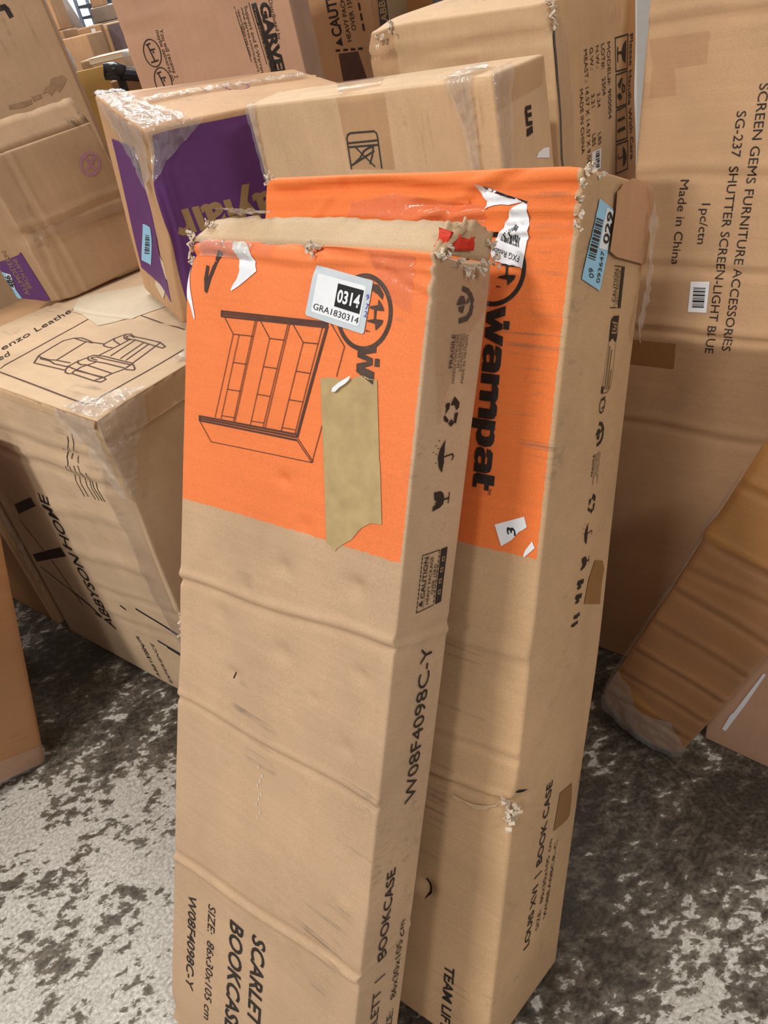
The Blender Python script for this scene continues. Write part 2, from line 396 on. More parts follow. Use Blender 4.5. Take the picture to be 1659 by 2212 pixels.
def tuft(name, pts, mat, parent, seed=1, n=10, size=.012):
    """ragged torn paper: small bent shards around the given points, one object per torn spot"""
    rs = np.random.RandomState(seed); groups = []
    for p in pts:
        p = np.array(p, float)
        for g_ in groups:
            if min(np.linalg.norm(p-q) for q in g_) < .022: g_.append(p); break
        else: groups.append([p])
    for g_ in groups:
        vs = []; fs = []
        for p in g_:
            for _ in range(n):
                c = p+rs.normal(size=3)*size*.5; a = rs.normal(size=3); a /= np.linalg.norm(a); b = np.cross(a, rs.normal(size=3)); b /= np.linalg.norm(b)
                L = size*rs.uniform(.4, .9); w = size*rs.uniform(.25, .7); bend = np.cross(a, b)*size*.3
                k = len(vs); vs += [c-b*w, c+b*w, c+a*L*.5+b*w*.9+bend, c+a*L*.5-b*w+bend, c+a*L+b*w*rs.uniform(-.3, .5)]
                fs += [(k, k+1, k+2, k+3), (k+3, k+2, k+4)]
        me = mesh_from(vs, fs, name); o = link(name, me, mat, parent, smooth=False); md = o.modifiers.new('t', 'SOLIDIFY'); md.thickness = .0012
def box_mesh(bm, lo, hi, bev=0.):
    r = bmesh.ops.create_cube(bm, size=1.0)
    for v in r['verts']:
        for i in range(3): v.co[i] = lo[i]+(v.co[i]+.5)*(hi[i]-lo[i])
    if bev: bmesh.ops.bevel(bm, geom=list({e for v in r['verts'] for e in v.link_edges}), offset=bev, segments=2, profile=.5, affect='EDGES')
def bm_obj(name, bm, mat, parent=None, smooth=False):
    me = bpy.data.meshes.new(name); bm.to_mesh(me); bm.free(); return link(name, me, mat, parent, smooth)
def tube(name, pts, rad, mat, parent=None, seg=14):
    bm = bmesh.new(); rings = []; pts = [Vector(p) for p in pts]
    for i, p in enumerate(pts):
        t = (pts[min(i+1, len(pts)-1)]-pts[max(i-1, 0)]).normalized(); x = t.orthogonal().normalized(); y = t.cross(x)
        rings.append([bm.verts.new(p+(x*math.cos(a)+y*math.sin(a))*rad) for a in [2*math.pi*k/seg for k in range(seg)]])
    for A, B in zip(rings[:-1], rings[1:]):
        for k in range(seg): bm.faces.new((A[k], A[(k+1) % seg], B[(k+1) % seg], B[k]))
    bm.faces.new(rings[0][::-1]); bm.faces.new(rings[-1]); bmesh.ops.recalc_face_normals(bm, faces=bm.faces[:])
    return bm_obj(name, bm, mat, parent, True)
# ------------------------------------------------------------------ measured poses and printed matter (metres, face coordinates)
POSE={}
POSE['FB']=([-0.4361, 0.6452, 0.0],[-0.8144, -0.4393, 0.0],[0.3514, 0.0927, 1.1345],[0, 1, 0],{})
POSE['RB']=([0.0902, 0.557, 0.0],[-0.7597, -0.3883, 0.0],[0.4094, 0.2, 1.0989],[1, 1, 0],{(0, 0, 1): (-0.0002, 0.0002, 0.0008), (1, 0, 1): (0.0002, -0.0003, -0.0011), (1, 1, 1): (-0.005, -0.003, 0.0019), (1, 1, 0): (0.0066, 0.0055, 0.0015)})
POSE['SB']=([0.3765, 1.159, 0.0],[-0.791, -0.2435, 0.0],[1.0, 0.2, 1.8],[0, 0, 0],{})
POSE['AB']=([-0.4159, 1.1767, 0.0],[0.8019, -0.0177, -0.0009],[0.7, 0.6675, 0.7682],[0, 0, 0],{(0, 0, 1): (-0.0028, -0.0003, -0.0033), (0, 1, 0): (0.0019, 0.0045, 0.0067), (0, 0, 0): (-0.0099, 0.0295, 0.0203), (0, 1, 1): (0.0253, 0.0016, 0.0286)})
POSE['WB']=([-0.312, 1.5281, 0.768],[0.3365, 0.1434, 0.0817],[0.4325, 0.3254, 0.3662],[0, 0, 0],{(0, 0, 1): (0.0114, -0.0055, -0.0001), (0, 1, 1): (0.0022, -0.0009, 0.0001), (0, 0, 0): (0.0053, -0.0016, 0.0078), (0, 1, 0): (-0.0003, -0.0038, -0.0395), (1, 1, 1): (-0.0008, -0.0079, -0.0088), (1, 0, 1): (-0.0148, 0.0137, 0.0071), (1, 0, 0): (-0.0034, 0.006, 0.0414), (1, 1, 0): (0.0004, -0.0007, -0.0045)})
POSE['GB']=([-0.6359, 1.8783, 0.768],[0.7887, -0.1451, -0.0322],[0.3, 0.2, 0.3339],[0, 0, 0],{(1, 0, 0): (-0.0001, 0.0005, -0.0035), (1, 1, 0): (0.0008, -0.0037, 0.0251), (0, 1, 0): (0.0011, -0.0051, 0.0345), (0, 0, 0): (0.0002, -0.0009, 0.0059)})
POSE['XB']=([-0.0722, 1.4416, 1.1298],[-0.8818, 0.0043, -0.0205],[0.5057, 0.1188, 1.1178],[0, 0, 1],{(0, 0, 1): (0.0029, 0.003, -0.0006), (1, 0, 1): (0.0007, -0.0, -0.0009), (1, 1, 1): (0.0001, 0.0005, 0.0003), (0, 1, 1): (-0.021, -0.0232, 0.0027)})
POSE['TB']=([0.1499, 1.5, 1.1947],[-0.7981, 0.0308, 0.0168],[0.3496, 0.2816, 1.1886],[0, 0, 1],{(0, 0, 1): (0.002, 0.0016, -0.0005), (1, 0, 1): (-0.0022, -0.0035, -0.0011)})
POSE['GV']=([-0.3391, 2.1607, 1.419],[-0.1835, 0.0499, -0.006],[0.4009, 0.3, 1.4198],[0, 0, 1],{})
POSE['H']=([-1.1467, 2.3375, 1.5615],[0.1224, 0.0154, -0.0546],[0.6, 0.08, 1.563],[0, 0, 1],{})
POSE['RW']=([0.4143, 0.8427, 0.0],[-0.7632, -0.0051, 0.3733],[0.1662, 0.055, 1.1],[1, 0, 0],{})
POSE['CR']=([0.486, 0.874, 0.0],[-0.8727, -0.1047, 0.0],[0.34, 0.09, 0.5],[0, 0, 0],{})
POSE['LB']=([-0.853, 1.193, 0.0],[0.6981, -0.0995, 0.3264],[0.4, 0.3, 0.75],[1, 0, 0],{})
POSE['CB']=([0.3416, 2.6, 0.0],[-0.4363, 0.0, 0.0],[0.47, 0.2, 1.55],[1, 0, 0],{})
POSE['KB']=([0.406, 3.1, 0.0],[-0.3491, 0.0, 0.0],[0.3, 0.3, 1.6],[0, 0, 0],{})
POSE['SUP']=([-0.93, 1.675, 0.0],[0.8011, 0.0, 0.0],[0.62, 0.28, 0.73],[0, 0, 0],{})
POSE['SLB']=([-1.02, 1.62, 0.0],[0.8011, 0.0, 0.0],[0.4, 0.3, 1.02],[1, 0, 0],{})
PRINTS={}
PRINTS['FB']=[
('T', 'printed_text', 'F', 'ink', 0.0009, 'W08F4098C-Y', (0.0358, 0.2563), (0.0, -0.1649), (0.0167, 0.0), '', 0.01),
('T', 'printed_text', 'F', 'ink', 0.0009, 'SIZE:  86x30x105 cm', (0.079, 0.2662), (0.0, -0.2001), (0.015, 0.0), '', 0),
('T', 'printed_text', 'F', 'ink', 0.0009, 'BOOKCASE', (0.1251, 0.2709), (0.0, -0.1832), (0.0262, 0.0), '', 0.02),
('T', 'printed_text', 'F', 'ink', 0.0009, 'SCARLETT', (0.1695, 0.2787), (0.0, -0.1667), (0.0247, 0.0), '', 0.02),
('T', 'printed_text', 'R', 'ink', 0.0014, 'W08F4098C-Y', (0.063, 0.5559), (0.0, 0.1893), (-0.0194, 0.0), '', 0),
('T', 'printed_text', 'R', 'ink', 0.0014, 'BOOKCASE', (0.0419, 0.3493), (0.0, 0.1253), (-0.0148, 0.0), '', 0.01),
('T', 'printed_text', 'R', 'ink', 0.0014, 'SCARLETT  |', (0.0419, 0.1915), (0.0, 0.1278), (-0.0148, 0.0), '', 0),
('T', 'printed_text', 'R', 'ink', 0.0014, '86x30x105 cm', (0.076, 0.2614), (0.0, 0.1175), (-0.0115, 0.0), '', 0),
('T', 'printed_text', 'R', 'ink', 0.0014, 'SIZE:', (0.0748, 0.1999), (0.0, 0.0425), (-0.0129, 0.0), '', 0),
('T', 'printed_text', 'R', 'ink', 0.0014, 'FRAGILE', (0.0421, 1.0342), (0.0, 0.031), (-0.0052, 0.0), '', 0.02),
('T', 'printed_text', 'R', 'ink', 0.0014, 'HANDLE WITH CARE', (0.0482, 1.0201), (0.0, 0.0453), (-0.0045, 0.0), '', 0),
('T', 'printed_text', 'R', 'ink', 0.0014, 'NO DUMPING', (0.0535, 1.0346), (0.0, 0.0309), (-0.0036, 0.0), '', 0),
('T', 'printed_text', 'R', 'ink', 0.0014, 'DO NOT CRUSH', (0.058, 1.0309), (0.0, 0.0347), (-0.0036, 0.0), '', 0),
('T', 'printed_text', 'R', 'ink', 0.0014, 'MADE IN VIETNAM', (0.0632, 1.0197), (0.0, 0.045), (-0.0037, 0.0), '', 0),
('S','caution_print','R','ink',0.0009,[[(0.0288,0.7895),(0.0288,0.7924)],[(0.0288,0.7943),(0.0288,0.7972)],[(0.0288,0.7991),(0.0288,0.802)],[(0.0288,0.8039),(0.0288,0.8067)],[(0.0288,0.8086),(0.0288,0.8115)],[(0.0288,0.8134),(0.0288,0.8162)],[(0.0288,0.8181),(0.0288,0.821)],[(0.0288,0.8229),(0.0288,0.8257)],[(0.0288,0.8276),(0.0288,0.8304)],[(0.0288,0.8322),(0.0288,0.8351)],[(0.0288,0.8369),(0.0288,0.8397)],[(0.0288,0.8416),(0.0288,0.8444)],[(0.0288,0.8462),(0.0288,0.849)]],0.0012),
('S','caution_print','R','ink',0.0009,[[(0.0288,0.8508),(0.0309,0.8509)],[(0.0323,0.8509),(0.0343,0.8509)],[(0.0357,0.851),(0.0378,0.851)],[(0.0392,0.851),(0.0413,0.851)],[(0.0427,0.8511),(0.0448,0.8511)],[(0.0462,0.8511),(0.0483,0.8512)],[(0.0498,0.8512),(0.0519,0.8512)],[(0.0533,0.8512),(0.0555,0.8513)]],0.0012),
('S','caution_print','R','ink',0.0009,[[(0.0569,0.8513),(0.057,0.8481)],[(0.057,0.8459),(0.057,0.8427)],[(0.057,0.8405),(0.057,0.8373)],[(0.057,0.8351),(0.057,0.8319)],[(0.057,0.8297),(0.057,0.8264)],[(0.057,0.8243),(0.057,0.821)],[(0.057,0.8188),(0.057,0.8155)],[(0.057,0.8133),(0.057,0.81)],[(0.057,0.8078),(0.057,0.8045)],[(0.057,0.8022),(0.057,0.7989)],[(0.057,0.7967),(0.057,0.7933)]],0.0012),
('S','caution_print','R','ink',0.0009,[[(0.057,0.7911),(0.0549,0.791)],[(0.0534,0.7909),(0.0513,0.7908)],[(0.0498,0.7907),(0.0477,0.7906)],[(0.0463,0.7905),(0.0441,0.7904)],[(0.0427,0.7903),(0.0406,0.7902)],[(0.0392,0.7901),(0.0371,0.79)],[(0.0357,0.7899),(0.0336,0.7898)],[(0.0322,0.7897),(0.0302,0.7896)]],0.0012),
('S','caution_print','R','ink',0.0009,[[(0.0393,0.7916),(0.0391,0.8497)]],0.0005),
('T', 'caution_print', 'R', 'ink', 0.0014, 'CAUTION', (0.0377, 0.8036), (0.0, 0.0446), (-0.0057, 0.0), '', 0.02),
('P','caution_print','R','ink',0.0009,[(0.0304,0.7975),(0.0367,0.7938),(0.037,0.8013)]),
('T', 'caution_print', 'R', 'ink', 0.0014, 'HEAVY PACKAGE', (0.0469, 0.795), (0.0, 0.0515), (-0.0047, 0.0), '', 0.01),
('T', 'caution_print', 'R', 'ink', 0.0014, 'OVER 15KG', (0.0543, 0.804), (0.0, 0.033), (-0.0048, 0.0), '', 0.01),
('P','caution_print','R','ink',0.0009,[(0.0598,0.8518),(0.0711,0.852),(0.0707,0.7911),(0.0599,0.7906)]),
('P','caution_print','R','kraft_print',0.0011,[(0.0622,0.8427),(0.0678,0.8425),(0.0679,0.837),(0.0627,0.8375)]),
('S','caution_print','R','ink',0.0015,[[(0.0638,0.8395),(0.0668,0.8409)],[(0.0637,0.8416),(0.0664,0.8381)]],0.0009),
('P','caution_print','R','kraft_print',0.0011,[(0.0617,0.8308),(0.0674,0.8306),(0.0674,0.825),(0.0622,0.8255)]),
('S','caution_print','R','ink',0.0015,[[(0.0633,0.8276),(0.0663,0.8289)],[(0.0632,0.8296),(0.0659,0.8261)]],0.0009),
('P','caution_print','R','kraft_print',0.0011,[(0.0611,0.8187),(0.0668,0.8184),(0.0669,0.8127),(0.0616,0.8133)]),
('S','caution_print','R','ink',0.0015,[[(0.0627,0.8154),(0.0658,0.8167)],[(0.0627,0.8175),(0.0653,0.8139)]],0.0009),
('P','caution_print','R','kraft_print',0.0011,[(0.0618,0.8064),(0.0675,0.806),(0.0676,0.8003),(0.0623,0.801)]),
('S','caution_print','R','ink',0.0015,[[(0.0634,0.8031),(0.0665,0.8044)],[(0.0633,0.8052),(0.066,0.8016)]],0.0009),
('P','handling_symbol.recycle','R','ink',0.0012,[(0.0473,0.9999),(0.0523,1.0073),(0.0614,1.001),(0.0615,0.9962),(0.0577,0.9937),(0.0539,0.9992),(0.0498,0.9987)]),
('P','handling_symbol.recycle','R','ink',0.0012,[(0.0611,0.9917),(0.0596,0.9806),(0.0559,0.9822),(0.0559,0.9911)]),
('P','handling_symbol.recycle','R','ink',0.0012,[(0.0506,0.9855),(0.0569,0.9818),(0.0517,0.9781),(0.0464,0.9814)]),
('P','handling_symbol.recycle','R','ink',0.0012,[(0.038,0.9889),(0.0396,0.9899),(0.0465,0.9847),(0.0444,0.9821),(0.0387,0.9851)]),
('P','handling_symbol.recycle','R','ink',0.0012,[(0.0392,0.9899),(0.0404,0.9951),(0.0386,1.0),(0.0418,1.0019),(0.0457,1.0007),(0.0449,0.9954),(0.0422,0.9934)]),
('P','handling_symbol.umbrella','R','ink',0.0012,[(0.0455,0.9664),(0.0385,0.9577),(0.036,0.9498),(0.0393,0.9391),(0.0454,0.933),(0.0458,0.9389),(0.0467,0.9438),(0.0452,0.9494),(0.0455,0.9549),(0.0448,0.9604)]),
('S','handling_symbol.umbrella','R','ink',0.0012,[[(0.0454,0.9489),(0.06,0.9504),(0.0625,0.9477),(0.0604,0.9446)]],0.0016),
('P','handling_symbol.umbrella','R','ink',0.0012,[(0.0336,0.9655),(0.0345,0.9664),(0.0358,0.9656),(0.0348,0.9649)]),
('P','handling_symbol.umbrella','R','ink',0.0012,[(0.0293,0.9609),(0.0302,0.9617),(0.0315,0.9609),(0.0305,0.9602)]),
('P','handling_symbol.umbrella','R','ink',0.0012,[(0.0337,0.9582),(0.0347,0.9591),(0.0359,0.9582),(0.035,0.9575)]),
('P','handling_symbol.umbrella','R','ink',0.0012,[(0.0267,0.9549),(0.0276,0.9557),(0.0288,0.9549),(0.0279,0.9542)]),
('P','handling_symbol.umbrella','R','ink',0.0012,[(0.0312,0.9526),(0.0321,0.9535),(0.0334,0.9526),(0.0324,0.9519)]),
('P','handling_symbol.umbrella','R','ink',0.0012,[(0.0321,0.944),(0.033,0.9449),(0.0342,0.944),(0.0333,0.9434)]),
('P','handling_symbol.glass','R','ink',0.0012,[(0.0361,0.9145),(0.0464,0.9145),(0.0514,0.9118),(0.0543,0.9062),(0.0533,0.9001),(0.0482,0.8972),(0.0365,0.895),(0.037,0.8997),(0.0413,0.9019),(0.0395,0.9039),(0.0435,0.9041),(0.0383,0.9063)]),
('S','handling_symbol.glass','R','ink',0.0012,[[(0.0542,0.9049),(0.0614,0.9052)]],0.002),
('S','handling_symbol.glass','R','ink',0.0012,[[(0.0626,0.9109),(0.0624,0.9001)]],0.0014),
('P','handling_symbol.hands','R','ink',0.0012,[(0.0431,1.1),(0.0493,1.0999),(0.0536,1.0935),(0.047,1.0943)]),
('P','handling_symbol.hands','R','ink',0.0012,[(0.038,1.0914),(0.0427,1.0988),(0.0526,1.0928),(0.0426,1.0914)]),
('P','handling_symbol.hands','R','ink',0.0012,[(0.042,1.0899),(0.0519,1.0918),(0.0499,1.0843),(0.0442,1.0853)]),
('P','handling_symbol.hands','R','ink',0.0012,[(0.0533,1.0922),(0.0542,1.0947),(0.0557,1.0998),(0.0592,1.095)]),
('S','handling_symbol.hands','R','ink',0.0012,[[(0.0474,1.107),(0.0544,1.1056),(0.0598,1.1015),(0.0636,1.0967)]],0.0052),
('S','handling_symbol.hands','R','ink',0.0012,[[(0.0636,1.0906),(0.0626,1.085),(0.0574,1.08),(0.0469,1.0776)]],0.0052),
('P','handling_symbol.hands','R','ink',0.0012,[(0.0626,1.0963),(0.0658,1.0963),(0.0648,1.0922),(0.062,1.0929)]),
('S','bookcase_drawing','F','ink_brown',0.0009,[[(0.0655,1.0597),(0.2291,1.0626)],[(0.0657,1.0571),(0.2289,1.0603)],[(0.0658,1.0543),(0.2277,1.0583)],[(0.0655,1.0597),(0.0658,1.0543)],[(0.031,0.9365),(0.1953,0.9448)],[(0.0311,0.934),(0.1951,0.942)],[(0.0312,0.9314),(0.1948,0.9388)],[(0.031,0.9365),(0.0312,0.9314)]],0.0021),
('S','bookcase_drawing','F','ink_brown',0.0009,[[(0.0312,0.9314),(0.0535,0.91),(0.2192,0.9197),(0.1947,0.9391)],[(0.1968,0.9407),(0.2208,0.9211)],[(0.2192,0.9197),(0.2306,0.9606)],[(0.2222,1.0577),(0.1919,0.946)],[(0.0868,1.0367),(0.0593,0.9402)],[(0.0967,1.0369),(0.0698,0.9403)],[(0.0709,1.0539),(0.0868,1.037),(0.1194,1.0382)],[(0.1252,1.055),(0.0943,0.9412)],[(0.1224,1.0551),(0.0917,0.9413)],[(0.1303,1.0555),(0.1464,1.0387),(0.1687,1.0393)],[(0.1464,1.0387),(0.1204,0.9417)],[(0.1759,1.0568),(0.1448,0.9429)],[(0.1731,1.0567),(0.1415,0.9429)],[(0.1795,1.0572),(0.1965,1.0401),(0.2171,1.041)],[(0.1965,1.0401),(0.1704,0.9436)],[(0.0886,1.0064),(0.11,1.0072)],[(0.0796,0.9753),(0.1021,0.9764)],[(0.071,0.9438),(0.0933,0.9452)],[(0.1384,1.0082),(0.1593,1.009)],[(0.13,0.9773),(0.151,0.9782)],[(0.1213,0.9464),(0.1428,0.9478)],[(0.1881,1.0101),(0.2087,1.0106)],[(0.1803,0.9793),(0.2004,0.9802)],[(0.171,0.9481),(0.1916,0.9493)],[(0.2341,1.0617),(0.2536,1.0423),(0.246,1.0126)]],0.0009),
('S','bookcase_drawing','F','ink_brown',0.0009,[[(0.2285,1.0586),(0.1954,0.9436)]],0.0035),
('C','printed_logo','F','ink_faded',0.0006,(0.2744,1.0761),0.0355,0.0045),
('P','printed_logo','F','ink_faded',0.0009,[(0.2917,1.0897),(0.2968,1.0849),(0.2998,1.0797),(0.2903,1.0797),(0.2905,1.0716),(0.2996,1.0716),(0.2981,1.0676),(0.2913,1.0613),(0.2903,1.0672),(0.2798,1.0687),(0.2808,1.0699),(0.2882,1.0714),(0.2877,1.0797),(0.2815,1.0809),(0.2828,1.0826),(0.292,1.0845)]),
('P','printed_logo','F','ink_faded',0.0009,[(0.2791,1.061),(0.2858,1.0597),(0.2793,1.0593)]),
('P','printed_logo','F','ink_faded',0.0009,[(0.2842,1.1028),(0.2902,1.1024),(0.2971,1.0947),(0.2966,1.0895),(0.2905,1.0937),(0.2834,1.0965)]),
('P','printed_logo','F','ink_faded',0.0009,[(0.2711,1.0424),(0.2938,1.0496),(0.2944,1.0414),(0.28,1.0382),(0.2909,1.0356),(0.2911,1.0293),(0.2804,1.0259),(0.2939,1.0234),(0.2948,1.0108),(0.2715,1.0207),(0.2714,1.0283),(0.2852,1.032),(0.2716,1.0344)]),
('P','printed_logo','F','ink_faded',0.0009,[(0.2939,1.036),(0.2994,1.0362),(0.2997,1.0287),(0.2938,1.0285)]),
('P','inventory_label','F','label_grey',0.0012,[(0.2066,1.1136),(0.2072,1.1148),(0.2084,1.1154),(0.2103,1.1154),(0.2812,1.1059),(0.2827,1.1055),(0.2836,1.1046),(0.2837,1.1034),(0.2775,1.0585),(0.277,1.0573),(0.2759,1.0567),(0.2743,1.0567),(0.2007,1.0666),(0.1989,1.0671),(0.1979,1.068),(0.1978,1.0694)]),
('P','inventory_label>label_paper','F','label_white',0.0015,[(0.212,1.1058),(0.2126,1.1071),(0.2139,1.1077),(0.2159,1.1077),(0.2732,1.1004),(0.2749,1.0999),(0.2759,1.099),(0.276,1.0977),(0.2709,1.0653),(0.2703,1.064),(0.2691,1.0633),(0.2673,1.0633),(0.209,1.0709),(0.2071,1.0714),(0.2061,1.0724),(0.206,1.0738)]),
('P','inventory_label>label_print','F','black_print',0.0018,[(0.2404,1.1004),(0.274,1.0961),(0.2703,1.0743),(0.237,1.0789)]),
('T', 'inventory_label>label_print', 'F', 'label_white', 0.0022, '0314', (0.24, 1.0835), (0.0292, -0.0035), (0.0018, 0.0114), '', 0.03),
('T', 'inventory_label>label_print', 'F', 'black_print', 0.0018, 'GRA1830314', (0.2085, 1.0739), (0.0608, -0.0087), (0.0014, 0.006), '', 0),
('T', 'inventory_label>label_print', 'F', 'blue_ink', 0.0016, '9', (0.2768, 1.088), (0.0035, -0.0004), (0.0008, 0.0053), '', 0),
('T', 'inventory_label>label_print', 'F', 'blue_ink', 0.0016, '7', (0.277, 1.0794), (0.0035, -0.0004), (0.0008, 0.0054), '', 0),
('T', 'inventory_label>label_print', 'F', 'blue_ink', 0.0016, '2', (0.2761, 1.0726), (0.0035, -0.0004), (0.0008, 0.0054), '', 0),
('P','brown_tape','F','brown_tape',0.0009,[(0.2244,1.0077),(0.2373,1.0106),(0.2511,1.0104),(0.2577,1.0123),(0.2645,1.012),(0.2735,1.0163),(0.2808,1.0183),(0.2884,1.0163),(0.2989,1.0164),(0.3047,0.9781),(0.3107,0.9387),(0.3109,0.9415),(0.3207,0.8792),(0.3064,0.8768),(0.2957,0.8694),(0.2914,0.8645),(0.2871,0.8587),(0.2827,0.8528),(0.2762,0.8482),(0.2706,0.8439),(0.2649,0.8392),(0.2613,0.8341),(0.258,0.8364),(0.2524,0.8395),(0.2482,0.8392),(0.2411,0.8902),(0.2348,0.9333),(0.2298,0.9698)]),
('P','brown_tape>paper_scrap','F','label_white',0.004,[(0.2436,0.9972),(0.2442,1.0009),(0.2515,1.0069),(0.2606,1.0125),(0.2673,1.0165),(0.2655,1.0117),(0.2611,1.0076),(0.2539,1.003),(0.2485,0.9979)]),
('S','marker_arrow','F','marker',0.0009,[[(0.0642,1.1386),(0.0635,1.1299),(0.0602,1.1216)]],0.0028),
('S','marker_arrow','F','marker',0.0009,[[(0.0602,1.1216),(0.0556,1.1138),(0.0502,1.1051),(0.0431,1.0932),(0.0373,1.0795)]],0.005),
('S','marker_arrow','F','marker',0.0009,[[(0.0372,1.0811),(0.0362,1.092),(0.039,1.1049)]],0.0055),
('P','torn_label','F','label_white',0.001,[(0.0773,1.1339),(0.0982,1.1339),(0.0986,1.1339),(0.1054,1.1314),(0.1116,1.1243),(0.1215,1.1052),(0.1043,1.0946),(0.0928,1.0879),(0.081,1.0822),(0.0804,1.084),(0.0842,1.0896),(0.0899,1.0952),(0.0941,1.1044),(0.0924,1.1132),(0.0906,1.1154),(0.0845,1.1248),(0.0825,1.1306),(0.0789,1.1339)]),
('P','torn_label.001','F','label_white',0.001,[(0.0006,1.1081),(0.001,1.107),(0.0033,1.0948),(0.0074,1.0806),(0.0134,1.065),(0.0187,1.0476),(0.0169,1.0462),(0.0131,1.0536),(0.0095,1.0614),(0.0032,1.069),(0.0006,1.0834)]),
('S','torn_label>label_print','F','black_print',0.0014,[[(0.0785,1.1449),(0.0974,1.1505)]],0.004),
('P','clear_tape','F','clear_tape',0.0016,[(0.0143,1.1339),(0.1452,1.1339),(0.1466,1.1339),(0.1448,1.1178),(0.1067,1.1285),(0.0148,1.1314)]),
('P','clear_tape','F','clear_tape',0.0016,[(0.2742,1.1339),(0.3303,1.1305),(0.3312,1.0798),(0.3082,1.0887),(0.2792,1.1195)]),
]
